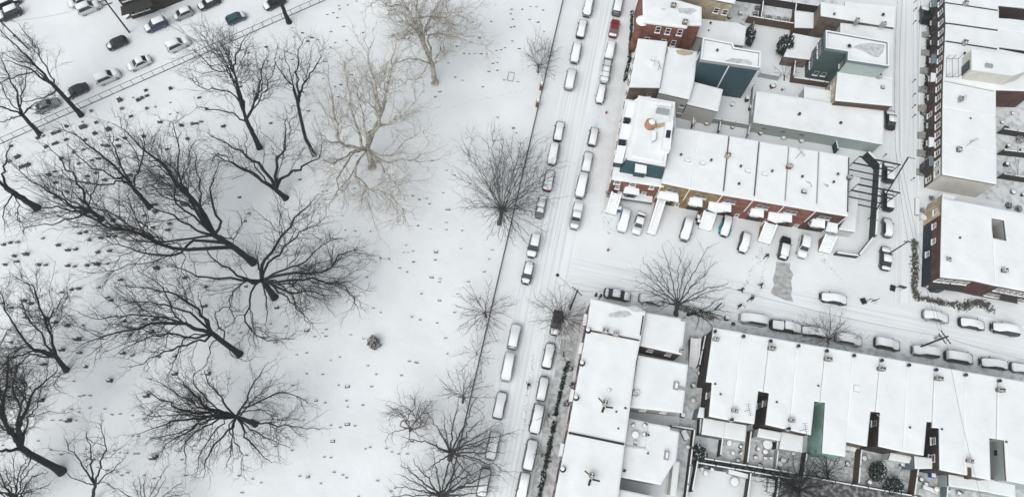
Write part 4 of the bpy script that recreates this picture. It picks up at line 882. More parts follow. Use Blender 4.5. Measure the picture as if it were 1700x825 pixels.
# yard furniture under snow
def table(label, x, y, z=0, r=.55):
    q = P(x, y, z + .8); q.z = z; t = thing('patio_table', label, 'table', tuple(q)); b = MB(); b.lathe((0, 0, .68), [(r, 0), (r, .05)], 16); b.build('tabletop', 'cornice', t); b = MB(); b.lathe((0, 0, .73), [(r * .96, 0), (r * .85, .12), (r * .3, .16)], 16); b.build('snow_cap', 'capsnow', t)
    for k in range(4): b = MB(); a_ = k * 1.57 + .7; b.tube([(math.cos(a_) * r * .75, math.sin(a_) * r * .75, 0), (math.cos(a_) * r * .7, math.sin(a_) * r * .7, .68)], .025, 5); b.build('leg', 'cornice', t)
def chair(label, x, y, rz, z=0, m='cornice'):
    q = P(x, y, z + .4); q.z = z; t = thing('patio_chair', label, 'chair', tuple(q), rz); b = MB(); b.box((0, 0, .42), (.55, .52, .06)); b.build('seat', m, t); b = MB(); b.box((0, .27, .72), (.55, .06, .6)); b.build('backrest', m, t); b = MB(); b.box((0, -.02, .51), (.5, .44, .12)); b.build('snow_cap', 'capsnow', t)
    for sx in (-1, 1):
        for sy in (-1, 1): b = MB(); b.tube([(sx * .24, sy * .22, 0), (sx * .24, sy * .22, .4)], .025, 5); b.build('leg', m, t)
table('round snowy table on the roof terrace', 1055, 721, 4.5, .6)
for lb, x, y, r_ in (('snowy chair at the upper left of the roof terrace table', 1051, 706, .6), ('snowy chair at the upper right of the roof terrace table', 1070, 706, -.5), ('snowy chair right of the roof terrace table', 1069, 721, -1.4), ('snowy chair below the roof terrace table', 1055, 735, 3.0)): chair(lb, x, y, r_, 4.5)
table('round snowy table in the yard below the alley', 1220, 799, 0, .7); table('small snowy table between two chairs in the yard below the alley', 1172, 785, 0, .4)
for lb, x, y, r_ in (('snowy chair left of the small table below the alley', 1165, 778, .4), ('snowy chair right of the small table below the alley', 1182, 779, -.4), ('snow covered chair in the yard near the fence, upper', 1230, 752, 1.0), ('snow covered chair in the yard near the fence, lower', 1225, 764, .1),
                ('dark chair with snow in the yard left of the white porch', 1254, 759, .2), ('snow covered chair among the cluttered yard, left', 1270, 760, .1), ('snow covered chair among the cluttered yard, right', 1280, 760, .3), ('snow covered chair among the cluttered yard, lower', 1261, 772, -.3),
                ('green chair under the lower right porch, left', 1574, 815, .6), ('green chair under the lower right porch, right', 1592, 818, -.4), ('snow seat in the lower right yard', 1537, 803, .1)): chair(lb, x, y, r_, 0, 'greenmetal' if 'green' in lb else 'cornice')
table('round snow capped table in the yard below the first light well', 1211, 735, 0, .45); table('round snow capped planter table in the leafless yard', 1301, 763, 0, .4); table('big square-ish snowed table in the yard left of the green door', 1275, 737, 0, .8)
def box_item(name, label, cat, x, y, sz, rz, m, z=0):
    q = P(x, y); t = thing(name, label, cat, (q.x, q.y, z), rz); b = MB(); b.box((0, 0, sz[2] / 2), sz); b.build('body', m, t); b = MB(); b.box((0, 0, sz[2] + .08), (sz[0] * .94, sz[1] * .94, .16)); b.build('snow_cap', 'capsnow', t)
box_item('wheelbarrow', 'snow filled barrow leaning by the fence behind the roof terrace', 'barrow', 1136, 722, (.9, 1.6, .5), .6, 'cornice')
box_item('storage_bench', 'long snowy bench in the lower right yard', 'bench', 1541, 812, (2.4, .6, .5), -.15, 'greypaint')
box_item('storage_box', 'long snowy box against the alley fence', 'box', 1225, 787, (3.6, .7, .7), -.03, 'greypaint')
box_item('storage_box', 'tall snowy box at the right of the alley yard', 'box', 1277, 806, (1.0, 2.0, .8), -.03, 'greypaint')
box_item('planter', 'long narrow snowy planter by the side street wall', 'planter', 1521, 344, (.7, 3.4, .3), 0, 'galv')
box_item('porch_box', 'green door canopy beside the square rear wing', 'canopy', 1287, 740, (1.0, 1.3, 1.8), 0, 'greenmetal')
rc = random.Random(8)
for i, (x, y) in enumerate(((1186, 722), (1214, 752), (1228, 741), (1256, 745), (1268, 750), (1292, 770), (1316, 752), (1343, 778), (1356, 786), (1406, 770), (1432, 760), (1440, 800), (1462, 770), (1495, 770), (1527, 795), (1550, 812), (1600, 808), (1150, 640), (1160, 620), (1150, 665), (1140, 742), (1210, 150), (1215, 175), (1150, 205), (1172, 207), (1215, 213), (1262, 222), (1300, 230), (1330, 235), (1282, 145), (1298, 150), (1370, 40), (1210, 30), (1228, 24), (1662, 205), (1680, 190), (1670, 245), (1694, 252), (1668, 275), (1680, 320), (1695, 325))):
    area = 'behind the long terrace' if y > 600 and x > 1160 else 'in the narrow yards by the corner terrace' if y > 600 else 'in the yards at the right edge' if x > 1600 else 'in the yards above the middle terrace' if y > 190 else 'in the upper yards'
    kind_, m_ = rc.choice((('plant_pot', 'terracotta'), ('crate', 'brownwood'), ('grill', 'black'), ('planter_box', 'greypaint'))); q = P(x, y)
    t = thing(kind_, 'snow topped %s, at item place %s from the left %s' % (kind_.replace('_', ' '), 'X', area), kind_.replace('_', ' '), (q.x, q.y, 0), rc.uniform(0, 3)); r_ = rc.uniform(.28, .5); h_ = rc.uniform(.4, .9); b = MB()
    if kind_ in ('plant_pot', 'grill'): b.lathe((0, 0, 0), [(r_ * .6, 0), (r_ * .85, h_ * .6), (r_, h_)], 10)
    else: b.prism([(-r_, -r_ * .7), (r_, -r_ * .7), (r_, r_ * .7), (-r_, r_ * .7)], 0, h_)
    b.build('body', m_, t); b = MB(); b.lathe((0, 0, h_), [(r_ * .9, 0), (r_ * .6, .1), (r_ * .2, .13)], 8); b.build('snow_cap', 'capsnow', t); YARD.append((area, kind_, x, t))
YARD.sort(key=lambda e: (e[0], e[1], e[2])); prev = None
for area, kind_, x, t in YARD:
    n_ = 1 if (area, kind_) != prev else n_ + 1; prev = (area, kind_); w_ = ['first', 'second', 'third', 'fourth', 'fifth', 'sixth', 'seventh', 'eighth', 'ninth'][n_ - 1]
    t['label'] = f"snowy {kind_.replace('_', ' ')}, {w_} such from the left {area}"
q = P(1526, 366); t = thing('satellite_dish', 'round white dish by the side street wall', 'dish', (q.x, q.y, 0)); b = MB(); b.tube([(0, 0, 0), (0, 0, 1.2)], .05, 6); b.build('stem', 'galv', t); b = MB(); b.lathe((0, 0, 1.2), [(.1, 0), (.45, .12), (.55, .2)], 16); b.build('bowl', 'white', t)
# ------------------------------------------------------------------ cars
CT = dict(sedan=dict(L=4.75, W=1.84, belt=.96, hood=.90, H=1.44, rb=-1.72, rt=-.95, ft=.35, fb=1.10),
          hatch=dict(L=4.25, W=1.78, belt=.98, hood=.94, H=1.50, rb=-2.02, rt=-1.55, ft=.40, fb=1.15),
          suv=dict(L=4.75, W=1.92, belt=1.10, hood=1.06, H=1.74, rb=-2.26, rt=-2.02, ft=.35, fb=1.02),
          van=dict(L=5.05, W=1.98, belt=1.12, hood=1.05, H=1.80, rb=-2.45, rt=-2.28, ft=.75, fb=1.60),
          pickup=dict(L=5.6, W=1.98, belt=1.14, hood=1.12, H=1.80, rb=-.75, rt=-.55, ft=.70, fb=1.30))
PROTO = {}
def make_car(kind, paint, snow):
    c = CT[kind]; Lh, hw = c['L'] / 2, c['W'] / 2; pm = 'car_' + paint
    root = bpy.data.objects.new('parked_car' if kind != 'pickup' else 'pickup_truck', None); col.objects.link(root)
    def prof(y, w_, zt, zb=.28): return [(-w_ * .94, y, zb), (-w_, y, zb + .22), (-w_, y, zt - .14), (-w_ * .90, y, zt), (w_ * .90, y, zt), (w_, y, zt - .14), (w_, y, zb + .22), (w_ * .94, y, zb)]
    bz, hz = c['belt'], c['hood']
    S_ = [(-Lh, .74, bz - .22, .42), (-Lh + .12, .90, bz - .06, .34), (-Lh + .5, .98, bz, .28), (-.3 * Lh, 1, bz, .25), (.25 * Lh, 1, bz - .01, .25), (c['fb'] + .05, .985, hz, .25), (Lh - .45, .95, hz - .08, .28), (Lh - .12, .84, hz - .18, .32), (Lh, .66, hz - .32, .40)]
    b = MB(); b.loft([prof(y, hw * f, z, zb) for y, f, z, zb in S_][::-1]); b.build('body', pm, root, smooth=False)
    tw, bw, H = hw * .76, hw * .93, c['H']
    Q = [Vector(v) for v in ((-bw, c['rb'], bz - .02), (bw, c['rb'], bz - .02), (bw, c['fb'], bz - .02), (-bw, c['fb'], bz - .02), (-tw, c['rt'], H), (tw, c['rt'], H), (tw, c['ft'], H), (-tw, c['ft'], H))]
    b = MB(); b.add(Q, [(0, 3, 2, 1), (4, 5, 6, 7), (0, 1, 5, 4), (1, 2, 6, 5), (2, 3, 7, 6), (3, 0, 4, 7)]); b.build('roof', pm, root)
    for nm, f in (('rear_window', (0, 1, 5, 4)), ('side_window', (1, 2, 6, 5)), ('windscreen', (2, 3, 7, 6)), ('side_window', (3, 0, 4, 7))):
        q = [Q[i] for i in f]; ctr = sum(q, Vector()) / 4; n_ = (q[1] - q[0]).cross(q[2] - q[1]).normalized()
        o = [ctr + (v - ctr) * .86 + n_ * .02 for v in q]; i_ = [v - n_ * .05 for v in o]; b = MB(); b.add(o + i_, [(0, 1, 2, 3), (7, 6, 5, 4), (0, 4, 5, 1), (1, 5, 6, 2), (2, 6, 7, 3), (3, 7, 4, 0)]); b.build(nm, 'carglass', root)
    for sx in (-1, 1):
        for sy in (-1, 1):
            x, y = sx * (hw - .13), sy * Lh * .60; b = MB(); n = 14; rr = .34
            vs = [(x + dx, y + r_ * math.cos(2 * math.pi * k / n), rr + r_ * math.sin(2 * math.pi * k / n)) for dx, r_ in ((-.11, rr * .94), (-.08, rr), (.08, rr), (.11, rr * .94)) for k in range(n)]
            fs = [(i * n + k, i * n + (k + 1) % n, (i + 1) * n + (k + 1) % n, (i + 1) * n + k) for i in range(3) for k in range(n)] + [tuple(range(n)), tuple(3 * n + k for k in range(n))]
            b.add(vs, fs); wv = b.build('wheel', 'rubber', root); b = MB(); b.tube([(x + sx * .10, y, rr), (x + sx * .13, y, rr)], [.2, .17], 10); b.build('rim', 'chrome', wv)
        b = MB(); b.box((sx * hw * .66, Lh - .10, hz - .30), (.36, .16, .16)); b.build('headlight', 'lens', root)
        b = MB(); b.box((sx * hw * .70, -Lh + .06, bz - .20), (.30, .14, .18)); b.build('tail_light', 'redlens', root)
        b = MB(); b.box((sx * (hw + .08), c['fb'] - .25, bz + .06), (.2, .12, .14)); b.build('mirror', pm, root)
    for sy in (-1, 1): b = MB(); b.box((0, sy * (Lh + .0), .48), (hw * 1.3, .12, .2)); b.build('bumper', 'black', root)
    if kind == 'pickup':
        b = MB(); b.box((0, (-Lh + c['rb']) / 2 - .0, bz + .02), (hw * 1.65, abs(-Lh - c['rb']) - .35, .06)); b.build('cargo_bed', 'black', root)
    def sn(secs):
        out_ = []
        for y, w_, z, dp in secs: out_.append([(-w_, y, z - dp), (-w_ * 1.0, y, z - dp * .4), (-w_ * .86, y, z - .03), (-w_ * .5, y, z + .02), (w_ * .5, y, z + .02), (w_ * .86, y, z - .03), (w_, y, z - dp * .4), (w_, y, z - dp)])
        return out_[::-1]
    k = .15; b = MB(); ins = .90
    ry, fy = c['rb'], c['fb']
    if snow == 'F':
        pts = [(-Lh + .18, hw * .60, bz - .0, .14)]
        if kind in ('sedan',): pts += [(-Lh + .34, hw * .78, bz + k, .18), (ry - .15, hw * .84, bz + k, .2)]
        elif kind == 'pickup': pts += [(-Lh + .3, hw * .80, bz + k, .18), (ry - .1, hw * .82, bz + k, .2)]
        else: pts += [(ry - .02, hw * .76, bz + k + .05, .25)]
        pts += [(c['rt'] + .02, hw * .73, H + k * .9, .22), ((c['rt'] + c['ft']) / 2, hw * .74, H + k * 1.15, .18), (c['ft'], hw * .73, H + k * .9, .18), (fy + .12, hw * .82, hz + k + .03, .2), (Lh - .62, hw * .80, hz + k - .06, .2), (Lh - .22, hw * .64, hz - .06, .16)]
        b.loft(sn(pts))
    else:
        if 'R' in snow: b = MB(); b.loft(sn([(c['rt'] - .03, hw * .66, H + .05, .06), (c['rt'] + .12, hw * .74, H + k, .15), (c['ft'] - .12, hw * .74, H + k, .15), (c['ft'] + .04, hw * .66, H + .04, .05)])); b.build('snow_cover', 'capsnow', root, smooth=True); b = MB()
        if 'H' in snow: b = MB(); b.loft(sn([(fy + .1, hw * .72, hz + .05, .06), (fy + .3, hw * .86, hz + k, .18), (Lh - .6, hw * .84, hz + k - .08, .22), (Lh - .14, hw * .66, hz - .12, .15)])); b.build('snow_cover', 'capsnow', root, smooth=True); b = MB()
        if 'T' in snow and kind in ('sedan', 'pickup'): b = MB(); b.loft(sn([(-Lh + .12, hw * .66, bz - .04, .1), (-Lh + .3, hw * .84, bz + k, .2), (ry - .12, hw * .84, bz + k, .2), (ry + .02, hw * .7, bz + .1, .06)])); b.build('snow_cover', 'capsnow', root, smooth=True); b = MB()
        if 'W' in snow: b = MB(); b.loft(sn([(c['ft'] + .05, hw * .5, H + .02, .12), ((c['ft'] + fy) / 2 + .1, hw * .62, (H + bz) / 2 + .16, .15), (fy + .1, hw * .7, hz + .12, .12)])); b.build('snow_cover', 'capsnow', root, smooth=True); b = MB()
        if 'B' in snow: b = MB(); b.loft(sn([(ry - .05, hw * .66, bz + .16, .15), ((ry + c['rt']) / 2 - .08, hw * .6, (H + bz) / 2 + .16, .15), (c['rt'] - .0, hw * .55, H + .05, .12)])); b.build('snow_cover', 'capsnow', root, smooth=True); b = MB()
        if 'h' in snow: b = MB(); b.loft(sn([(Lh - .95, hw * .5, hz + .04, .05), (Lh - .7, hw * .8, hz + k - .05, .2), (Lh - .14, hw * .6, hz - .14, .1)])); b.build('snow_cover', 'capsnow', root, smooth=True); b = MB()
    if b.v: b.build('snow_cover', 'capsnow', root, smooth=True)
    return root
random.seed(3)
def car(label, x, y, hd, kind='sedan', paint='grey', snow='F', group=None, jit=1):
    """hd: heading in world radians (0 = up the main street)"""
    key = (kind, paint, snow)
    if key not in PROTO: o = PROTO[key] = make_car(*key)
    else: o = copy_tree(PROTO[key])
    q = P(x, y, .9); o.location = (q.x, q.y, .0)
    o.rotation_euler = (0, 0, hd + (random.uniform(-.02, .02) if jit else 0))
    cs_ = .925 + random.uniform(-.04, .03); o.scale = (.96 + random.uniform(-.03, .03), cs_, 1 + random.uniform(-.03, .05))
    for c_ in o.children:
        if c_.name.startswith('snow_cover'): c_.location = (random.uniform(-.07, .07), random.uniform(-.08, .08), random.uniform(-.04, .05)); c_.rotation_euler = (0, random.uniform(-.03, .03), random.uniform(-.015, .015))
    tag(o, label, 'truck' if kind == 'pickup' else 'car', group); return o
def hdg(a, c): p, q = P(*a), P(*c); return math.atan2(-(q.x - p.x), q.y - p.y)
ORD = ['first', 'second', 'third', 'fourth', 'fifth', 'sixth', 'seventh', 'eighth', 'ninth', 'tenth', 'eleventh', 'twelfth', 'thirteenth', 'fourteenth', 'fifteenth', 'sixteenth', 'seventeenth']
KN = dict(sedan='sedan', hatch='hatchback', suv='SUV', van='minivan', pickup='pickup truck')
def row(cars, where, group, hd):
    for i, (x, y, k, p, s, *ex) in enumerate(cars):
        st = {'F': 'snow covered '}.get(s, 'partly cleared ')
        pn = '' if s == 'F' else p + ' '
        car(f"{st}{pn}{KN[k]}, {ORD[i]} {where}", x, y, hd + (math.pi if (i * 7 + len(where)) % 5 < 2 and not ex else (ex[0] if ex else 0)), k, p, s, group)
hN = 0.0
row([(977, 11, 'van', 'grey', 'F'), (966, 47, 'sedan', 'black', 'F'), (956, 88, 'suv', 'grey', 'F'), (947, 131, 'van', 'silver', 'F'), (928, 217, 'sedan', 'black', 'F'), (919, 256, 'suv', 'grey', 'F'),
     (911, 299, 'sedan', 'maroon', 'F'), (898, 343, 'sedan', 'grey', 'RTWB'), (886, 408, 'suv', 'blue', 'RH', math.pi), (876, 453, 'hatch', 'black', 'RBh', math.pi)], 'down the left kerb row of the main street', 'cars at the left kerb of the main street, upper part', hN)
row([(854, 558, 'suv', 'silver', 'F'), (843, 609, 'van', 'silver', 'F'), (830, 672, 'sedan', 'grey', 'F'), (818, 740, 'suv', 'grey', 'F'), (803, 800, 'sedan', 'grey', 'F')],
    'below the crossing in the left kerb row', 'cars at the left kerb of the main street, lower part', hN)
row([(1026, 9, 'van', 'grey', 'F'), (1020, 46, 'sedan', 'red', 'T'), (1014, 83, 'sedan', 'silver', 'F'), (1006, 118, 'pickup', 'white', 'F'), (998, 156, 'hatch', 'grey', 'F'), (985, 226, 'hatch', 'black', 'F'), (975, 268, 'sedan', 'silver', 'F'), (966, 309, 'van', 'grey', 'F'), (957, 358, 'pickup', 'silver', 'RTh', math.pi)],
    'down the right kerb row of the main street', 'cars at the right kerb of the main street, upper part', hN)
row([(924, 535, 'sedan', 'black', 'H', math.pi), (911, 590, 'sedan', 'black', 'F'), (901, 644, 'hatch', 'grey', 'F'), (891, 695, 'van', 'black', 'F'), (880, 754, 'van', 'grey', 'F'), (868, 808, 'suv', 'black', 'F')],
    'below the crossing in the right kerb row', 'cars at the right kerb of the main street, lower part', hN)
hE = hdg((1185, 524), (1560, 590))
row([(1025, 489, 'sedan', 'black', 'RTH'), (1082, 497, 'sedan', 'silver', 'F'), (1251, 530, 'van', 'silver', 'F'), (1305, 542, 'pickup', 'black', 'F'), (1352, 550, 'sedan', 'black', 'F'), (1410, 563, 'suv', 'silver', 'F'), (1474, 571, 'suv', 'black', 'F'), (1537, 583, 'suv', 'grey', 'F'), (1593, 593, 'van', 'black', 'F'), (1651, 603, 'sedan', 'black', 'F'), (1702, 612, 'sedan', 'grey', 'F')],
    'from the left in the row along the long terrace', 'cars parked along the long terrace', hE)
hE2 = hdg((1555, 525), (1668, 547))
row([(1555, 525, 'sedan', 'silver', 'F'), (1615, 537, 'sedan', 'black', 'F'), (1669, 546, 'suv', 'black', 'F')], 'from the left opposite the long terrace at the right', 'cars opposite the long terrace', hE2)
car('snow covered grey sedan stopped alone in the open cross street', 1384, 495, hE + math.pi, 'sedan', 'black', 'F')
hS = hdg((1475, 420), (1477, 200))
row([(1536, 24, 'sedan', 'black', 'H'), (1479, 198, 'sedan', 'black', 'RH', 0), (1475, 285, 'suv', 'green', 'RH', 0), (1475, 331, 'suv', 'black', 'RH', 0), (1474, 377, 'hatch', 'grey', 'F', 0), (1471, 428, 'sedan', 'black', 'RTH', 0)],
    'from the top along the side street', 'cars parked along the side street', hS)
hD = hdg((1188, 400), (1201, 345))
for lb, x, y, k, p, s in (('white sedan with scraped windscreen left of the long narrow porch steps', 1061, 370, 'sedan', 'white', 'RHT'), ('white hatchback beside the blue bin under the teal mansard building', 1036, 366, 'suv', 'white', 'F'),
        ('tall grey SUV under a thick ridge of snow before the ochre house', 1140, 381, 'suv', 'grey', 'F'), ('car with turquoise covers down both sides in the third driveway', 1206, 374, 'sedan', 'black', 'F'),
        ('small snow covered hatchback between the turquoise car and the porch steps', 1236, 402, 'hatch', 'black', 'F'), ('black SUV with cleared bonnet on the scraped driveway', 1303, 411, 'suv', 'black', 'BR'),
        ('white SUV right of the black one in the driveways', 1335, 409, 'suv', 'white', 'RHT')):
    o = car(lb, x, y, hD + (0 if 'black SUV' in lb else math.pi), k, p, s, 'cars in the driveways of the middle terrace')
    if 'turquoise covers' in lb: 
        b = MB()
        for sx in (-1, 1): b.loft([[(sx * .86, y_, 1.15), (sx * .97, y_, 1.05), (sx * (1.05 + .12 * math.sin(y_ * 3)), y_, .1), (sx * .92, y_, .15)] for y_ in (-.3, .2, .8, 1.4, 1.9)][::sx])
        b.build('side_cover', 'tealtarp', o)
hW = hdg((125, 150), (295, 74))
row([(76, 174, 'sedan', 'silver', 'T'), (125, 150, 'sedan', 'black', 'H'), (178, 127, 'suv', 'white', 'RHT'), (230, 104, 'sedan', 'white', 'RHT'), (295, 73, 'suv', 'white', 'RH'), (391, 29, 'hatch', 'teal', 'H'), (455, 4, 'sedan', 'black', 'H')],
    'from the left beside the iron fence of the wide street', 'cars beside the iron fence', hW + 0)
row([(193, 71, 'hatch', 'black', 'h', math.pi), (258, 41, 'suv', 'blue', 'RH', math.pi), (303, 22, 'hatch', 'silver', 'RH', math.pi), (346, 4, 'sedan', 'black', 'RH', math.pi)],
    'from the left in front of the porch houses', 'cars by the porch houses', hW)
row([(13, 3, 'suv', 'black', 'RH'), (15, 22, 'suv', 'black', 'RH'), (147, 12, 'suv', 'white', 'RH'), (130, 0, 'sedan', 'white', 'RH')], 'among the cars parked at the top left beyond the poles', 'cars in the far top left', hW)
# ladder rack on the fourth car
for c_ in list(col.objects):
    if c_.get('label', '').startswith('snow covered pickup truck, fourth down'):
        b = MB()
        for x in (-.7, .7): b.tube([(x, -2.6, 2.3), (x, 2.0, 2.3)], .05, 6)
        for y in (-2.4, -1.2, .2, 1.8): b.tube([(-.9, y, 2.25), (.9, y, 2.25)], .05, 6)
        for x in (-.9, .9):
            for y in (-2.4, 1.8): b.tube([(x, y, 1.1), (x, y, 2.25)], .05, 6)
        b.build('ladder_rack', 'black', c_)

# ------------------------------------------------------------------ people
def person(label, x, y, rz, coat='coat', stride=.3, arms=.35, hood=True, h=1.72, lean=.1):
    """one continuous skinned body: head, neck, torso, tapered limbs, hands with fingers"""
    V, Ed, Rd = [], [], []
    def ch(pts, start=None):
        prev = start
        for p_, r_ in pts:
            V.append(p_); Rd.append(r_); i = len(V) - 1
            if prev is not None: Ed.append((prev, i))
            prev = i
        return prev
    L_ = lean
    ch([((0, 0, .93), .155)])
    ch([((0, L_ * .3, 1.08), .15), ((0, L_ * .6, 1.25), .17), ((0, L_ * .9, 1.40), .15)], 0); chest = 3
    ch([((0, L_ * 1.0, 1.50), .065), ((0, L_ * 1.1 + .02, 1.60), .095), ((0, L_ * 1.15 + .01, 1.69), .085)], chest)
    for s in (-1, 1):
        st = stride * s
        ch([((s * .10, 0, .86), .11), ((s * .11, st * .45 + .04, .50), .075), ((s * .11, st, .10), .055), ((s * .12, st + .15, .05), .045)], 0)
        a = arms * -s
        hnd = ch([((s * .20, L_ * .9, 1.40), .075), ((s * .30, L_ * .9 + a * .35, 1.14), .055), ((s * .30, L_ * .9 + a * .9 + .06, .93), .042), ((s * .30, L_ * .9 + a * 1.1 + .08, .86), .036)], chest)
    me = bpy.data.meshes.new('body'); me.from_pydata([tuple(v) for v in V], Ed, []); o = bpy.data.objects.new('person', me); col.objects.link(o)
    sk = o.modifiers.new('skin', 'SKIN'); lay = me.skin_vertices[0] if len(me.skin_vertices) else None
    bpy.context.view_layer.update()
    if not len(me.skin_vertices): me.attributes  # layer is made by the modifier
    for i, r_ in enumerate(Rd): me.skin_vertices[0].data[i].radius = (r_, r_)
    me.skin_vertices[0].data[0].use_root = True
    sb = o.modifiers.new('sub', 'SUBSURF'); sb.levels = 1; sb.render_levels = 1
    dg = bpy.context.evaluated_depsgraph_get(); dg.update(); m2 = bpy.data.meshes.new_from_object(o.evaluated_get(dg)); o.modifiers.clear(); o.data = m2; m2.name = 'person_body'
    b = MB()
    for s in (-1, 1):
        a = arms * -s; hx, hy, hz = s * .30, L_ * .9 + a * 1.1 + .08, .86
        for k in range(4): b.tube([(hx + s * (.0), hy - .035 + k * .023, hz - .01), (hx, hy - .035 + k * .023, hz - .075 - (.01 if k in (1, 2) else 0)), (hx - s * .02, hy - .03 + k * .023, hz - .10)], [.011, .010, .008], 5)
        b.tube([(hx, hy + .03, hz + .01), (hx - s * .02, hy + .06, hz - .03), (hx - s * .02, hy + .065, hz - .055)], [.012, .011, .009], 5)
    hy = L_ * 1.1 + .02
    b.tube([(0, hy + .09, 1.62), (0, hy + .125, 1.59), (0, hy + .09, 1.575)], [.012, .018, .01], 5)   # nose
    for s in (-1, 1): b.lathe((s * .095, hy, 1.57), [(.012, 0), (.022, .03), (.012, .06)], 6)
    nv = len(m2.vertices); 
    import bmesh
    bm = bmesh.new(); bm.from_mesh(m2); vv = [bm.verts.new(v) for v in b.v]
    for f in b.f:
        try: bm.faces.new([vv[i] for i in f])
        except ValueError: pass
    bm.to_mesh(m2); bm.free()
    m2.materials.clear()
    for mn in (coat, 'jeans', 'skin', 'black'): m2.materials.append(M[mn])
    for f in m2.polygons:
        z = f.center.z; f.material_index = 0 if .82 < z < 1.5 else (1 if .12 < z <= .82 else (3 if z <= .12 else 2))
        if abs(f.center.x) > .22 and z < .9: f.material_index = 2 if z < .87 else 0
        f.use_smooth = True
    b = MB(); b.lathe((0, hy - .015, 1.60), [(.108, 0), (.118, .06), (.10, .13), (.05, .175), (.01, .18)], 10); b.build('hat' if hood else 'hair', coat if hood else 'hair', o)
    b = MB()
    for s in (-1, 1): b.lathe((s * .035, hy + .088, 1.615), [(.004, 0), (.013, .008), (.004, .018)], 6)
    b.build('eyes', 'black', o)
    b = MB(); b.box((0, hy + .092, 1.548), (.05, .012, .012)); b.build('mouth', 'redlens', o)
    b = MB(); b.lathe((0, L_ * .75, 0), [(.19, .78), (.185, .95), (.17, 1.1), (.20, 1.32), (.15, 1.46), (.09, 1.5)], 12); b.build('jacket', coat, o)
    q = P(x, y, 0.0); o.location = (q.x, q.y, .03); o.rotation_euler = (0, 0, rz); s_ = h / 1.75 * 1.08; o.scale = (s_, s_, s_)
    tag(o, label, 'person'); return o
person('person in a black coat striding left across the snowy cross street, highest left of four', 1229, 484, 1.4, 'coat', .42, .45)
person('person in a dark navy coat with legs apart, left of the scraped tarmac strip', 1261, 476, 1.2, 'coat2', .45, .2)
person('person in a black coat leaning forward, second lowest of four in the cross street', 1243, 499, -.6, 'coat', .38, .5, lean=.3)
person('person in black standing near the front of the snow covered minivan', 1225, 511, .5, 'coat', .15, .15)
person('person in a black coat walking on the driveway below the porch steps', 1270, 427, 2.8, 'coat', .4, .3)
person('person walking alone in the middle of the main street, lower half', 877, 641, .2, 'coat', .45, .45, False)
person('person in a brown coat at the doorway left of the snowy ramp', 1159, 356, 2.4, 'coat3', .12, .15)

# ------------------------------------------------------------------ trees
rng = np.random.default_rng(11)
def tubes_mesh(groups, name, m, parent, off):
    """groups: list of (points (N,m,3), radii (N,m), sides)"""
    vs, fs, o = [], [], 0
    for pts, rad, n in groups:
        if not len(pts): continue
        N, k, _ = pts.shape
        d = np.empty_like(pts); d[:, 1:-1] = pts[:, 2:] - pts[:, :-2]; d[:, 0] = pts[:, 1] - pts[:, 0]; d[:, -1] = pts[:, -1] - pts[:, -2]
        d /= np.linalg.norm(d, axis=2, keepdims=True) + 1e-9
        ref = np.where(np.abs(d[:, :1, 2:3]) > .8, np.array([1., 0, 0]), np.array([0, 0, 1.])); ref = np.broadcast_to(ref, d.shape)
        a = np.cross(d, ref); a /= np.linalg.norm(a, axis=2, keepdims=True) + 1e-9; b = np.cross(d, a)
        th = np.arange(n) * 2 * np.pi / n
        ring = a[:, :, None, :] * np.cos(th)[None, None, :, None] + b[:, :, None, :] * np.sin(th)[None, None, :, None]
        v = pts[:, :, None, :] + ring * rad[:, :, None, None]
        vs.append(v.reshape(-1, 3))
        idx = np.arange(N * k * n).reshape(N, k, n) + o; nx = np.roll(idx, -1, axis=2)
        f = np.stack([idx[:, :-1], nx[:, :-1], nx[:, 1:], idx[:, 1:]], axis=-1).reshape(-1, 4); fs.append(f); o += N * k * n
    v = np.concatenate(vs) - np.array(off); f = np.concatenate(fs)
    me = bpy.data.meshes.new(name); me.vertices.add(len(v)); me.vertices.foreach_set('co', v.astype(np.float32).ravel())
    me.loops.add(f.size); me.loops.foreach_set('vertex_index', f.astype(np.int32).ravel())
    me.polygons.add(len(f)); me.polygons.foreach_set('loop_start', np.arange(0, f.size, 4, dtype=np.int32)); me.polygons.foreach_set('use_smooth', np.ones(len(f), bool))
    me.update(); me.materials.append(M[m]); ob = bpy.data.objects.new(name, me); col.objects.link(ob); ob.parent = parent; return ob
def resample(pl, k):
    pl = np.array(pl, float)
    # Catmull-Rom smoothing then arc length resample
    ext = np.vstack([2 * pl[0] - pl[1], pl, 2 * pl[-1] - pl[-2]]); out_ = []
    for i in range(1, len(ext) - 2):
        p0, p1, p2, p3 = ext[i - 1:i + 3]
        for t in np.linspace(0, 1, 6, endpoint=False): out_.append(.5 * ((2 * p1) + (-p0 + p2) * t + (2 * p0 - 5 * p1 + 4 * p2 - p3) * t * t + (-p0 + 3 * p1 - 3 * p2 + p3) * t ** 3))
    out_.append(pl[-1]); q = np.array(out_); s = np.r_[0, np.cumsum(np.linalg.norm(np.diff(q, axis=0), axis=1))]; tt = np.linspace(0, s[-1], k)
    return np.stack([np.interp(tt, s, q[:, j]) for j in range(3)], 1), s[-1]
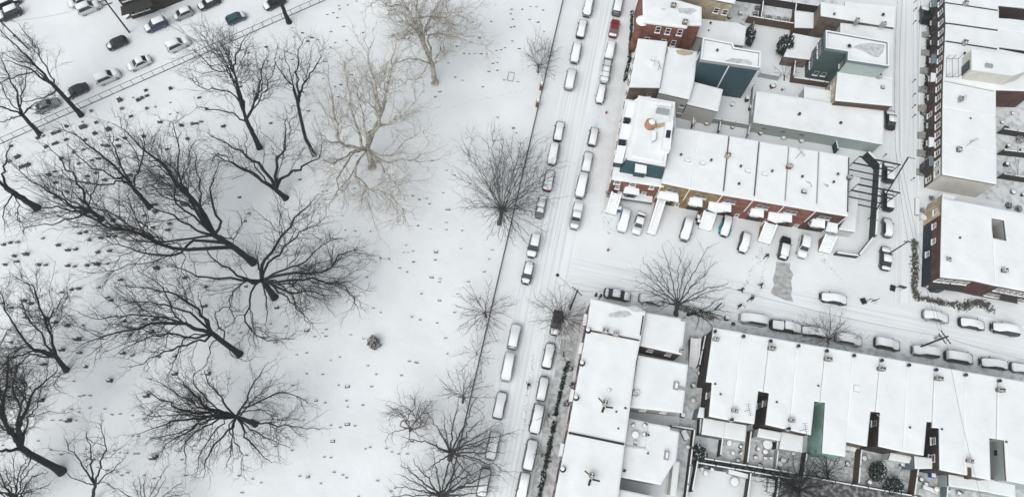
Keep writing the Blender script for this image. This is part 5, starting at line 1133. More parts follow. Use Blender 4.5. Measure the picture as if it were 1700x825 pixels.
def spawn(pts, rad, lens, per, lf, ang, k, rf, tmin=.12, up=.12, wig=.12, minl=.3, maxn=26):
    """children of a batch of branches"""
    P_, R_, L_ = [], [], []
    N, m, _ = pts.shape
    for i in range(N):
        n = int(min(maxn, max(1, lens[i] / per + rng.uniform(-.5, .5))))
        t = np.sort(rng.uniform(tmin, 1.0, n)); t[-1] = .98 if n > 1 else t[-1]
        x = t * (m - 1); j = np.minimum(x.astype(int), m - 2); fr = (x - j)[:, None]
        pos = pts[i, j] * (1 - fr) + pts[i, j + 1] * fr; tan = pts[i, j + 1] - pts[i, j]; tan /= np.linalg.norm(tan, axis=1, keepdims=True) + 1e-9
        r0 = (rad[i, j] * (1 - fr[:, 0]) + rad[i, j + 1] * fr[:, 0])
        rnd = rng.normal(size=(n, 3)); per_ = np.cross(tan, rnd); per_ /= np.linalg.norm(per_, axis=1, keepdims=True) + 1e-9
        a = rng.uniform(ang * .65, ang * 1.3, n)[:, None]; dirs = tan * np.cos(a) + per_ * np.sin(a); dirs[:, 2] += up; dirs /= np.linalg.norm(dirs, axis=1, keepdims=True)
        ln_ = np.maximum(minl, lens[i] * lf * (1.08 - .62 * t) * rng.uniform(.6, 1.25, n))
        st = np.linspace(0, 1, k)[None, :, None]; bend = rng.normal(size=(n, 1, 3)) * wig * 1.2; bend[..., 2] += .08
        line = pos[:, None] + (dirs[:, None] * st + bend * st ** 2) * ln_[:, None, None]
        line[:, 1:] += rng.normal(size=(n, k - 1, 3)) * (ln_[:, None, None] * wig * .22)
        rs = np.minimum(r0 * .75, rf * ln_ ** .9 + .006)
        P_.append(line); R_.append(rs[:, None] * np.linspace(1, .35, k)[None]); L_.append(ln_)
    return np.concatenate(P_), np.concatenate(R_), np.concatenate(L_)
TREES = []
def tree(label, phrase, base, fork, zf, limbs, r0=.42, bark='bark', lv=3, tw=1.0, name='bare_tree', group='bare trees', seed=None, len2=1.0, lim_r=None, ztip=None, finer=1.0, trunkmid=None):
    tw *= .84; q = P(*base); t = thing(name, label, 'tree', tuple(q), 0, group)
    F = P(*fork, zf); tr = [np.array(q) - np.array((0, 0, .1))]
    if trunkmid: 
        for x, y, z in trunkmid: tr.append(np.array(P(x, y, z)))
    tr.append(np.array(F)); tp, _ = resample(tr, 9); tp[1:-1] += rng.normal(size=(7, 3)) * .04
    rr = np.linspace(r0, r0 * .78, 9); rr[0] = r0 * 1.45; rr[1] = r0 * 1.1
    tubes_mesh([(tp[None], rr[None], 9)], 'trunk', bark, t, q)
    G = []; LP, LR, LL = [], [], []
    for lb in limbs:
        pl, ze = lb[0], lb[1]; s_ = lb[2] if len(lb) > 2 else 1.0; st = lb[3] if len(lb) > 3 else 1.0
        start = tp[0] + (tp[-1] - tp[0]) * st if st < 1 else tp[-1] * .6 + tp[-2] * .4
        n = len(pl); z0 = start[2]
        pts = [start] + [np.array(P(x, y, z0 + (ze - z0) * ((i + 1) / n) ** .9)) for i, (x, y) in enumerate(pl)]
        rp, L = resample(pts, 14); rp[2:] += rng.normal(size=(12, 3)) * min(.17, L * .013)
        r_ = r0 * (.60 if len(limbs) > 2 else .7) * s_ * min(1, (L / 9) ** .5); LP.append(rp); LR.append(np.linspace(1, 0, 14) ** .85 * (r_ - .03) + .03); LL.append(L)
    LP, LR, LL = np.array(LP), np.array(LR), np.array(LL); G.append((LP, LR, 6))
    a, b_, c_ = spawn(LP, LR, LL, .80 / tw, .42 * len2, .74, 8, .0105, tmin=.24, up=.02, wig=.16, minl=.9, maxn=32); G.append((a, b_, 4))
    a2, b2, c2 = spawn(a, b_, c_, .48 / tw, .50, .70, 6, .0075, tmin=.15, up=.01, wig=.17, minl=.6, maxn=14); G.append((a2, b2 * finer, 3))
    if lv > 2:
        a3, b3, c3 = spawn(a2, b2, c2, .32 / tw, .62, .6, 4, .0062, tmin=.15, up=.0, wig=.18, minl=.5, maxn=8); G.append((a3, np.maximum(b3, .006) * finer, 3))
    tubes_mesh(G, 'crown', bark, t, q); TREES.append((phrase, q.copy())); return t
def auto(cx, cy, rx, ry, H, n, zlo=.45, seed=0, s_=.8, st=(.5, 1.0)):
    r_ = random.Random(seed); L = []
    for i in range(n):
        a = 2 * math.pi * (i + r_.uniform(-.35, .35)) / n * 1.0; f = r_.choice((1.0, .95, .85, .65, .45)) * r_.uniform(.9, 1.12)
        z = H * (1 - (1 - zlo) * f ** 1.6) * r_.uniform(.93, 1.04)
        ex, ey = cx + rx * f * math.cos(a), cy + ry * f * math.sin(a)
        L.append(([(None, ex, ey)], z, s_ * r_.uniform(.7, 1.05), r_.uniform(*st)))
    return L
def fix(L, fork):
    out_ = []
    for pl, z, s_, st in L:
        (_, ex, ey), = pl; mx, my = fork[0] * .5 + ex * .5, fork[1] * .5 + ey * .5
        out_.append(([(mx + random.uniform(-4, 4), my + random.uniform(-4, 4)), (ex, ey)], z, s_, st))
    return out_
def round_tree(label, phrase, base, fork, zf, crown, H, n, r0, bark='bark', seed=1, zlo=.45, **k):
    s_ = k.pop('s_', .7); st = k.pop('st', (.55, 1.0))
    return tree(label, phrase, base, fork, zf, fix(auto(crown[0], crown[1], crown[2] * 1.08, crown[3] * 1.08, H, n, zlo, seed, s_, st), fork), r0, bark, **k)

tree('dark bare tree leaning over the iron fence and the wide street', 'fence side tree', (135, 192), (88, 141), 7, [([(64, 125), (38, 109), (8, 100)], 13), ([(74, 125), (51, 102), (25, 74), (-5, 45)], 16, 1.1), ([(84, 125), (60, 80), (30, 40)], 15, .6), ([(60, 120), (20, 130), (-10, 150)], 12, .6), ([(91, 153), (60, 165), (30, 170)], 11, .5), ([(60, 110), (30, 100), (0, 85)], 15, .6)], .42, tw=1.25)
tree('dark bare tree at the left edge, just below the iron fence', 'left edge fence tree', (66, 223), (36, 190), 5, [([(25, 153), (12, 120), (0, 90)], 13), ([(5, 178), (-20, 170)], 11), ([(58, 173), (90, 153), (97, 140)], 10, .5), ([(10, 200), (-15, 205)], 10, .6), ([(35, 160), (45, 130), (40, 105)], 12, .6), ([(20, 170), (5, 150), (-5, 120)], 11, .6), ([(50, 180), (70, 190), (85, 185)], 8, .5)], .38, tw=1.4)
tree('thick dark trunk at the left edge leaning out of the picture', 'left edge thick trunk', (62, 346), (10, 312), 6, [([(-10, 295), (-40, 270)], 14), ([(5, 290), (10, 260), (20, 235)], 13, .7), ([(20, 325), (5, 350), (10, 380)], 9, .5), ([(30, 330), (28, 360), (40, 385)], 9, .35)], .55)
tree('bare tree by the iron fence at the top, its crown cut by the edge', 'top fence tree', (480, 38), (462, -5), 6, [([(450, -30), (430, -60)], 14), ([(475, -30), (480, -60)], 14), ([(440, -10), (415, -25)], 12, .6)], .42)
tree('tall dark bare tree left of the two close trunks at top centre left', 'tall twin forked tree', (431, 246), (408, 197), 6.5, [
   ([(395, 153), (387, 122), (390, 100), (398, 78), (414, 60)], 20, 1.1), ([(416, 183), (427, 163), (437, 143), (465, 130)], 15, .8), ([(420, 175), (432, 140), (436, 110), (450, 85)], 18, .7),
   ([(381, 186), (345, 182), (325, 178)], 13, .6, .85), ([(388, 128), (360, 118), (335, 95), (318, 80)], 19, .7), ([(384, 110), (375, 85), (355, 60)], 21, .7), ([(392, 160), (360, 150), (330, 145), (318, 130)], 17, .6), ([(440, 150), (455, 110), (460, 75)], 19, .5), ([(372, 100), (350, 80), (330, 55)], 21, .5)], .45, trunkmid=[(420, 222, 3.2)], tw=.88)
tree('slim dark bare tree with a narrow upright crown, second of the close pair', 'slim upright tree', (522, 258), (494, 170), 8.5, [
   ([(485, 143), (467, 122), (455, 100)], 16), ([(493, 140), (493, 118), (498, 84), (505, 60)], 19), ([(505, 137), (523, 112), (539, 80)], 18), ([(490, 150), (478, 110), (470, 80)], 17, .6), ([(500, 150), (512, 120), (515, 85)], 18, .6), ([(487, 175), (483, 190), (475, 185)], 10, .4, .85)], .34, trunkmid=[(507, 228, 4)])
tree('pale barked plane tree near the top, trunk foot dark and snow free', 'top plane tree', (722, 139), (718, 108), 3.5, [
   ([(705, 76), (695, 56), (680, 23), (662, -10), (650, -40)], 18, 1.3), ([(712, 80), (708, 61), (726, 57), (749, 61), (787, 71), (812, 78)], 13, .6), ([(703, 70), (685, 36), (705, 29), (746, 28), (764, 18), (795, 2)], 16, .7),
   ([(708, 102), (680, 98), (655, 104), (640, 108)], 9, .5), ([(723, 100), (731, 76), (742, 50), (740, 20)], 15, .6), ([(700, 60), (690, 10), (710, -20)], 19, .7), ([(680, 20), (640, 10), (625, -5)], 18, .5), ([(690, 50), (665, 65), (650, 55)], 13, .4), ([(705, 50), (735, 0), (760, -20)], 18, .5), ([(715, 100), (700, 125), (685, 140)], 8, .4)], .55, 'plane', name='plane_tree', group='pale plane trees', finer=1.0, tw=.95)
tree('big pale barked plane tree with a wide twisting crown', 'wide plane tree', (618, 278), (610, 246), 3.5, [
   ([(616, 223), (630, 208), (628, 178), (625, 143), (615, 110), (605, 64)], 19, 1.2), ([(628, 200), (640, 160), (648, 120), (656, 62)], 19, .9), ([(595, 246), (567, 238), (559, 215), (549, 153), (545, 110)], 16, .9), ([(638, 269), (666, 264), (700, 268), (735, 262)], 9, .6),
   ([(584, 256), (569, 281), (559, 294), (561, 312), (580, 340)], 8, .6), ([(630, 270), (645, 292), (661, 312), (672, 335)], 8, .5), ([(589, 280), (610, 309), (640, 320), (668, 350), (675, 372)], 9, .6), ([(620, 215), (650, 205), (680, 180), (705, 150)], 15, .7), ([(590, 250), (560, 265), (535, 270), (515, 250)], 11, .6),
   ([(570, 240), (540, 230), (520, 205)], 13, .5), ([(600, 240), (588, 200), (580, 160), (570, 100)], 17, .8), ([(640, 260), (675, 235), (710, 215)], 12, .6), ([(575, 300), (550, 330), (545, 350)], 8, .4), ([(610, 240), (600, 180), (590, 130)], 17, .6)], .60, 'plane', name='plane_tree', group='pale plane trees', finer=1.0, tw=.95)
tree('short forked dark tree with four bare arms above the lower big tree', 'four armed tree', (474, 329), (458, 315), 2.6, [
   ([(437, 302), (412, 282), (378, 268), (345, 250)], 10, 1.1), ([(450, 298), (430, 275), (412, 260), (380, 243), (342, 220)], 13, 1.1), ([(459, 298), (459, 270), (472, 248), (472, 215), (478, 195)], 13, 1.1), ([(466, 298), (490, 285), (515, 270), (530, 258), (540, 235)], 10, 1.1), ([(415, 265), (410, 240), (405, 215)], 13, .5), ([(375, 265), (362, 255), (350, 270)], 10, .4), ([(475, 230), (485, 200), (500, 180)], 13, .3)], .48, tw=.8)
tree('large dark tree whose long trunk lies up-left, crown spreading far left', 'far reaching tree', (421, 436), (352, 388), 8, [
   ([(328, 337), (305, 312), (267, 274), (229, 238), (190, 205)], 19, 1.2), ([(340, 412), (281, 410), (237, 390), (175, 373), (120, 345), (70, 310)], 16, 1.1, .55), ([(365, 370), (350, 330), (355, 295), (370, 260)], 15, .8), ([(300, 300), (298, 260), (290, 215), (275, 195)], 20, .7), ([(320, 340), (280, 330), (240, 305)], 17, .7),
   ([(330, 360), (335, 320), (330, 290), (322, 250)], 18, .7), ([(320, 400), (300, 420), (240, 423), (200, 405), (160, 415)], 11, .9, .7), ([(275, 285), (240, 275), (215, 240), (205, 215)], 19, .6), ([(250, 400), (200, 360), (160, 350), (120, 320)], 16, .6), ([(330, 385), (300, 365), (250, 345), (215, 345)], 15, .7), ([(290, 330), (310, 280), (320, 240)], 19, .6), ([(390, 395), (400, 370), (395, 350)], 12, .4)], .55, trunkmid=[(390, 412, 4)], tw=.85)
tree('dark tree in the thick of the left crowns, trunk foot nearest the crossing limbs', 'inner left tree', (249, 345), (221, 312), 4.5, [
   ([(201, 289), (163, 253), (127, 228), (100, 205)], 16), ([(205, 285), (190, 250), (185, 215)], 15, .8), ([(210, 300), (180, 290), (140, 270), (110, 240)], 15, .8), ([(222, 300), (235, 270), (240, 235), (235, 210)], 15, .7), ([(200, 300), (165, 310), (120, 300), (90, 270)], 12, .7), ([(240, 310), (265, 300), (280, 280)], 11, .4)], .42)
tree('dark tree furthest down-left of the tangled crowns, with two low left limbs', 'tangled left tree', (169, 364), (150, 350), 3, [
   ([(137, 320), (122, 292), (94, 258), (70, 235)], 14), ([(127, 345), (76, 315), (46, 294), (20, 270)], 13), ([(120, 350), (80, 345), (45, 355)], 10, .8), ([(140, 345), (105, 325), (70, 290)], 13, .8), ([(125, 360), (90, 370), (50, 375), (35, 385)], 8, .7), ([(150, 330), (165, 300), (160, 275)], 11, .5)], .40)
tree('large dark spreading tree at left centre with limbs in every direction', 'spreading centre left tree', (456, 494), (434, 463), 4, [
   ([(434, 445), (449, 418), (467, 400), (482, 375), (503, 348), (530, 322)], 13, 1), ([(440, 445), (456, 430), (475, 405), (510, 380), (545, 358)], 12, .8), ([(460, 458), (493, 456), (549, 448), (560, 425), (582, 416), (605, 420)], 9, .9), ([(458, 468), (500, 464), (540, 468), (575, 480), (592, 510)], 8, .8),
   ([(482, 484), (520, 485), (562, 494)], 7, .7), ([(426, 467), (398, 457), (372, 440), (350, 428), (335, 400)], 11, .9), ([(420, 470), (398, 462), (340, 460), (310, 452), (275, 441)], 12, .9), ([(418, 480), (412, 515), (412, 545), (445, 565), (490, 562)], 5, .6), ([(460, 480), (490, 510), (520, 537)], 5, .6), ([(475, 480), (500, 520), (515, 545)], 6, .5), ([(440, 490), (444, 520), (440, 545)], 5, .5),
   ([(428, 440), (395, 415), (375, 380)], 13, .6), ([(470, 450), (510, 430), (545, 400), (560, 395)], 10, .7), ([(400, 470), (380, 500), (390, 530)], 8, .5), ([(500, 470), (525, 440), (520, 410)], 9, .5)], .52, trunkmid=[(446, 480, 2)])
tree('dark tree below centre left, trunk lying up-left over two heavy limbs', 'two limbed tree', (398, 588), (350, 552), 6, [
   ([(328, 545), (305, 538), (254, 537), (203, 550), (152, 565), (120, 578)], 14, 1.1), ([(338, 527), (322, 508), (280, 487), (240, 478), (200, 475)], 15, .9), ([(330, 530), (300, 515), (265, 505), (225, 500), (190, 510)], 14, .7), ([(340, 562), (300, 575), (260, 590), (215, 610)], 11, .7), ([(320, 560), (285, 555), (240, 565), (190, 590)], 13, .7),
   ([(372, 555), (358, 530), (363, 515), (388, 508)], 7, .5, .6), ([(338, 527), (333, 505), (330, 485)], 13, .5), ([(350, 570), (345, 600), (325, 620)], 7, .4, .7), ([(300, 530), (260, 470), (230, 450)], 16, .6), ([(310, 560), (290, 600), (280, 625)], 10, .4), ([(280, 530), (230, 520), (170, 530), (130, 520)], 15, .6), ([(385, 590), (410, 600), (425, 590)], 3, .3, .4)], .48)
tree('dark radiating tree at lower left centre, crown like a fan to the left', 'fan shaped tree', (424, 704), (391, 691), 4.5, [
   ([(340, 686), (310, 682), (280, 670), (245, 648)], 13), ([(340, 692), (310, 697), (275, 702), (232, 718)], 12), ([(350, 680), (330, 665), (308, 640), (292, 612)], 13), ([(375, 675), (365, 655), (345, 635), (340, 612)], 12, .8), ([(396, 685), (408, 668), (415, 650), (432, 620), (445, 602)], 10, .8), ([(400, 680), (440, 662), (475, 652), (510, 664)], 7, .7), ([(405, 695), (440, 703), (480, 706), (530, 712)], 6, .7),
   ([(402, 705), (410, 728), (430, 750), (452, 768)], 6, .8), ([(385, 705), (365, 728), (345, 760), (335, 792)], 9, .8), ([(388, 708), (385, 740), (375, 778)], 8, .6), ([(355, 700), (325, 718), (305, 742), (305, 768)], 11, .7), ([(350, 695), (315, 712), (280, 735), (262, 752)], 12, .7), ([(345, 680), (300, 655), (260, 630)], 14, .7), ([(400, 685), (430, 680), (460, 690)], 7, .5), ([(350, 688), (290, 690), (235, 690)], 13, .7), ([(360, 675), (325, 645), (320, 610)], 13, .6), ([(395, 690), (425, 660), (460, 630)], 9, .5), ([(400, 700), (440, 725), (480, 745)], 6, .5), ([(380, 710), (400, 750), (400, 790)], 6, .5), ([(370, 700), (340, 740), (320, 790)], 9, .5), ([(350, 690), (300, 720), (250, 730)], 12, .6)], .40, 'bark', tw=1.25)
tree('heavy dark tree in the lower left, its thick trunk pointing up-left', 'heavy lower left tree', (103, 783), (33, 742), 7, [
   ([(20, 715), (5, 690), (8, 660), (14, 620), (12, 590)], 17, 1.1), ([(28, 715), (45, 680), (55, 650), (84, 625), (98, 600)], 15, .9), ([(0, 748), (-30, 745)], 13, 1), ([(30, 710), (38, 660), (40, 620)], 17, .7), ([(15, 720), (-10, 690)], 16, .7), ([(50, 765), (35, 790), (40, 815)], 8, .4, .8), ([(45, 700), (60, 675), (70, 645)], 13, .5), ([(10, 700), (0, 650), (-5, 610)], 17, .7), ([(35, 690), (25, 640), (30, 600)], 18, .6)], .55, tw=1.4)
tree('dark tree at the left edge below centre with fine twigs at its tips', 'left middle tree', (110, 614), (93, 592), 3.5, [
   ([(84, 558), (70, 525), (60, 490), (50, 470), (20, 455)], 15, 1), ([(60, 583), (45, 565), (25, 545), (8, 515), (0, 480)], 14, 1), ([(62, 580), (30, 592), (-5, 590)], 11, .8), ([(86, 560), (84, 530), (100, 500), (115, 490)], 12, .6), ([(75, 570), (50, 530), (35, 495)], 14, .8), ([(40, 575), (15, 600), (0, 630)], 9, .6), ([(100, 620), (90, 640), (110, 655)], 3, .35, .5), ([(50, 590), (20, 610), (-10, 620)], 9, .6)], .42, tw=1.3)
tree('slender dark tree at the lower left, trunk foot at the bottom edge', 'bottom left slender tree', (152, 838), (158, 803), 3.5, [
   ([(150, 775), (152, 745), (138, 715)], 11), ([(162, 785), (170, 758), (172, 725), (160, 700)], 12), ([(145, 785), (125, 755), (103, 725)], 10), ([(170, 795), (192, 775), (210, 758)], 8, .8), ([(140, 800), (115, 790), (103, 775)], 7, .7)], .26)
round_tree('dense dark crown cut by the lower left corner', 'corner tree', (40, 860), (20, 820), 5, (15, 800, 70, 55), 11, 18, .35, seed=5, tw=1.4)
round_tree('dark crown spilling in over the left edge below the middle', 'left edge spilling tree', (-20, 690), (-50, 650), 6, (5, 600, 70, 70), 14, 10, .4, seed=31, tw=.85)
round_tree('small dark tree cut by the bottom edge, left of centre', 'bottom edge small tree', (250, 872), (240, 840), 3, (240, 815, 68, 44), 7, 16, .22, 'bark', seed=6, tw=1.2)
round_tree('small dark sapling crown at the bottom edge beside the slender tree', 'bottom edge twiggy tree', (320, 880), (310, 850), 2, (300, 832, 45, 30), 5, 7, .15, 'bark2', seed=7)
round_tree('large round bare tree beside the cemetery fence, branches like spokes', 'spoked round tree', (829, 372), (834, 345), 3.0, (842, 316, 86, 90), 11, 64, .34, 'bark3', seed=8, zlo=.30, s_=.28, st=(.6, 1.0), tw=.72)
round_tree('small round bare tree by the upper cemetery fence', 'small fence tree', (893, 121), (894, 108), 1.6, (900, 97, 34, 36), 5.5, 28, .14, 'bark2', seed=9, tw=1.2, zlo=.3, s_=.6, st=(.6, 1))
round_tree('small brownish tree over the fence, above the faint sapling crown', 'brownish fence tree', (807, 526), (805, 517), 2.0, (803, 517, 52, 46), 5.5, 22, .17, 'bark2', seed=10, tw=1.25, zlo=.5, s_=.6)
round_tree('faint thin crowned tree over the fence, below the brownish one', 'faint fence tree', (792, 590), (791, 584), 1.5, (794, 585, 34, 40), 4.5, 16, .08, 'bark2', seed=12, tw=1.3, zlo=.5, s_=.5)
round_tree('brown twiggy street tree under the crossing pole, over the dark sedan', 'crossing street tree', (934, 534), (936, 526), 2.2, (936, 524, 52, 48), 6, 30, .17, 'bark2', seed=13, tw=1.3, zlo=.5, s_=.6)
round_tree('small street tree right of the second car below the crossing', 'second street tree', (935, 592), (936, 584), 2, (938, 588, 26, 32), 5, 9, .10, 'bark2', seed=14, zlo=.5)
round_tree('wide fan shaped bare tree at the head of the cross street', 'cross street tree', (1122, 522), (1125, 500), 3, (1127, 465, 76, 54), 11, 20, .36, 'bark3', seed=15, zlo=.42, s_=.5, st=(.6, 1), tw=.85)
round_tree('small bare tree over the parked cars along the long terrace', 'terrace street tree', (1375, 570), (1376, 562), 1.6, (1378, 549, 50, 36), 5.5, 24, .15, 'bark2', seed=16, tw=1.2, zlo=.4)
round_tree('small bare tree on the fence line left of the street, above the lower crown', 'upright fence tree', (768, 668), (769, 655), 2, (773, 640, 44, 42), 7, 18, .15, 'bark2', seed=17, tw=1.2, zlo=.4)
round_tree('large bare tree overhanging the lower left kerb of the main street', 'kerbside large tree', (747, 761), (748, 748), 3.4, (768, 735, 92, 74), 10.5, 19, .34, 'bark3', seed=18, zlo=.45, s_=.75, tw=1.1)
tree('small twisted tree with corkscrew branches left of the street trees', 'corkscrew tree', (681, 715), (680, 710), 2, [([(665, 708), (668, 695), (690, 700), (685, 685), (668, 672), (655, 668)], 4.5), ([(690, 712), (700, 700), (692, 680), (705, 665)], 5), ([(675, 700), (672, 690), (650, 690), (645, 700)], 4), ([(690, 710), (702, 708), (712, 690)], 4), ([(678, 690), (690, 670), (680, 655)], 6), ([(660, 715), (645, 722), (640, 735)], 3.5), ([(700, 725), (712, 730)], 3), ([(670, 690), (655, 680), (642, 672)], 5), ([(695, 695), (705, 680), (715, 668)], 5.5), ([(680, 725), (675, 738), (665, 745)], 3)], .17, 'bark2', tw=1.3, len2=1.3, finer=.85)
round_tree('large bare tree cut by the bottom edge, left of the main street', 'bottom street tree', (731, 832), (732, 818), 3.2, (738, 802, 84, 52), 8.5, 22, .36, 'bark3', seed=20, tw=1.2, zlo=.45, s_=.8)
round_tree('thin street tree beside the fourth car below the crossing on the right', 'thin street tree', (911, 692), (911, 687), 1.8, (909, 685, 25, 28), 4.5, 9, .09, 'bark2', seed=21, zlo=.5)
round_tree('thin street tree beside the fifth car below the crossing on the right', 'lowest street tree', (900, 758), (900, 753), 1.8, (896, 755, 22, 26), 4.5, 8, .08, 'bark2', seed=22, zlo=.5)
round_tree('tiny sapling alone in the open cemetery snow', 'open snow sapling', (783, 235), (783, 228), 1.0, (782, 222, 10, 12), 2.5, 6, .04, 'bark2', seed=23, lv=2)
round_tree('small bare tree by the brown fence among the upper yards', 'upper yard tree', (1302, 134), (1302, 125), 1.5, (1306, 112, 22, 18), 5, 9, .10, 'bark', seed=24)
round_tree('dark leafless tree in the yard below the sea green wall', 'alley tree', (1375, 795), (1374, 783), 2.2, (1371, 768, 42, 38), 6, 24, .18, 'bark', seed=25, zlo=.4, tw=1.1, finer=1.4)
round_tree('dense dark tree over the alley at the bottom edge', 'alley edge tree', (1326, 820), (1326, 810), 2.5, (1324, 800, 58, 38), 6.5, 40, .24, 'bark', seed=26, zlo=.4, tw=1.2, finer=1.7)
round_tree('small leafless tree right of the evergreen bushes', 'pale yard tree', (1490, 798), (1490, 790), 1.4, (1490, 788, 18, 18), 3.5, 8, .07, 'bark2', seed=27)
round_tree('thin climbing bare tree by the fence above the alley tree', 'twiggy yard tree', (1308, 768), (1309, 760), 1.4, (1312, 758, 26, 20), 4, 9, .07, 'bark2', seed=28)
round_tree('tangle of bare garden branches in the yards at the right edge', 'right edge shrubby tree', (1690, 300), (1690, 292), 1.4, (1688, 285, 22, 24), 4, 10, .08, 'bark', seed=29)
# drooping branches at the foot of the cross street tree
b0 = TREES[-1]
tree('low dark sprawling tree lying right of the cross street tree trunk', 'sprawling cross street tree', (1142, 523), (1150, 520), .8, [([(1175, 518), (1205, 527)], 1.6, 1.2), ([(1165, 525), (1180, 538), (1187, 552)], 1.2, .8), ([(1160, 528), (1155, 545)], 1.0, .6), ([(1170, 512), (1190, 500), (1200, 496)], 2, .8), ([(1175, 516), (1200, 515), (1212, 518)], 2, .8)], .26, 'bark', tw=1.2)

# leafy bushes and evergreens
def leafy(name, label, cat, x, y, rx, ry, h_, m, n=900, size=.16, snow=.2, rz=0, z0=.1, shape='dome', stuff=None, group=None):
    q = P(x, y); t = thing(name, label, cat, tuple(q), rz, group)
    r_ = np.random.default_rng(int(x * 7 + y)); u = r_.normal(size=(n, 3)); u /= np.linalg.norm(u, axis=1, keepdims=True); rad = r_.uniform(.55, 1, n) ** .5
    lump = 1 + .22 * np.sin(u[:, 0] * 5 + x) * np.cos(u[:, 1] * 6 + y) + .1 * np.sin(u[:, 2] * 9)
    p = u * (rad * lump)[:, None]
    if shape == 'cone': zz = (p[:, 2] + 1) / 2; k = (1 - zz * .8)[:, None]; p[:, :2] *= k * 1.2; c = p * np.array((rx, ry, h_ / 2)) + np.array((0, 0, h_ / 2))
    else: c = p * np.array((rx, ry, h_ * .5)) + np.array((0, 0, h_ * .52))
    def quads(c, s):
        k = len(c); a = r_.normal(size=(k, 3)); a /= np.linalg.norm(a, axis=1, keepdims=True); b = np.cross(a, r_.normal(size=(k, 3))); b /= np.linalg.norm(b, axis=1, keepdims=True)
        a *= s * r_.uniform(.6, 1.4, (k, 1)); b *= s * r_.uniform(.4, 1, (k, 1)); v = np.stack([c - a, c - b * .6, c + a, c + b * .6], 1).reshape(-1, 3); return v
    v = quads(c, size); MBx = MB(); MBx.v = [tuple(w_) for w_ in v]; MBx.f = [(4 * i, 4 * i + 1, 4 * i + 2, 4 * i + 3) for i in range(n)]; MBx.build('foliage', m, t)
    if snow:
        k = int(n * snow); idx = r_.choice(np.where(c[:, 2] > h_ * .35)[0], k); cc_ = c[idx] + np.array((0, 0, size * .6)); vv = quads(cc_, size * .9); MBx = MB(); MBx.v = [tuple(w_) for w_ in vv]; MBx.f = [(4 * i, 4 * i + 1, 4 * i + 2, 4 * i + 3) for i in range(k)]; MBx.build('snow_tufts', 'capsnow', t)
    b = MB(); b.tube([(0, 0, 0), (0, 0, h_ * .6)], [.08 + h_ * .012, .04], 6); b.build('stem', 'wood', t); return t
leafy('evergreen_tree', 'round dark evergreen standing in the snowy upper yard', 'tree', 1296, 88, 1.4, 1.6, 4.5, 'evergreen', 2200, .2, .05)
leafy('evergreen_tree', 'narrow dark cypress right of the white outbuilding, lower one', 'tree', 1241, 75, .8, 1.1, 4.5, 'evergreen', 1000, .2, .15, shape='cone')
leafy('evergreen_tree', 'narrow dark cypress right of the white outbuilding, upper one', 'tree', 1240, 60, .8, .9, 4, 'evergreen', 900, .2, .15, shape='cone')
leafy('evergreen_tree', 'dark bushy evergreen at the left end of the alley', 'tree', 1156, 752, 1.1, 1.1, 3, 'evergreen', 1500, .18, .08)
leafy('evergreen_bush', 'taller dark evergreen bush right of the brown fence', 'bush', 1448, 783, 1.1, 1.6, 3, 'evergreen', 1500, .17, .06)
leafy('evergreen_bush', 'lower dark evergreen bush beside the small leafless tree', 'bush', 1476, 806, 1.3, 1.2, 2.5, 'evergreen', 1300, .17, .06)
leafy('round_shrub', 'round brown shrub alone in the open cemetery snow', 'shrub', 622, 570, 1.15, 1.1, 1.5, 'drygrass', 800, .12, .07)
leafy('low_evergreen', 'dark prostrate evergreen at the foot of the cross street tree', 'shrub', 1155, 519, 3.6, .65, .9, 'evergreen2', 1500, .16, .15, rz=-.1)
for i, (x, y, r_, lb) in enumerate(((1034, 208, .7, 'grey shrub left of the teal mansard building, upper'), (1012, 325, .8, 'grey shrub left of the corner steps'), (1052, 76, .55, 'dark shrub by the square white roofed street house'), (1040, 126, .5, 'small shrub below the street house corner'),
        (1275, 34, .7, 'snow tipped shrub in the fenced top garden, left'), (1290, 36, .7, 'snow tipped shrub in the fenced top garden, middle'), (1303, 38, .7, 'snow tipped shrub in the fenced top garden, right'), (1230, 46, .5, 'dark bush at the corner of the white outbuilding'), (1256, 16, .5, 'dark bush at the top garden gate'), (1253, 26, .5, 'dark bush under the top garden gate'),
        (1538, 32, .6, 'dark shrub by the top of the side street wall'), (1532, 149, .5, 'dark shrub halfway down the side street wall'), (1530, 190, .45, 'dark shrub lower down the side street wall'), (1530, 350, .4, 'small dark shrub beside the long planter'), (1690, 235, .8, 'snowy shrub in the right edge yards, upper'), (1672, 343, .6, 'dark shrub in the gap above the dark court'), (1688, 348, .6, 'second dark shrub in the gap above the dark court'),
        (1669, 215, .5, 'dark bush next to the right edge lean-to'), (1545, 330, .4, 'dark bush on the ledge of the low tan link'), (950, 640, .5, 'dark doorway shrub in the corner terrace yard, upper'), (940, 670, .5, 'dark doorway shrub in the corner terrace yard, lower'), (947, 612, .35, 'dark planter shrub in the corner terrace yard'))):
    leafy('garden_shrub', lb, 'shrub', x, y, r_, r_, r_ * 1.5, 'evergreen2' if i in (0, 1, 4, 5, 6, 14) else 'evergreen', 260, .12, .3, group='small garden shrubs')
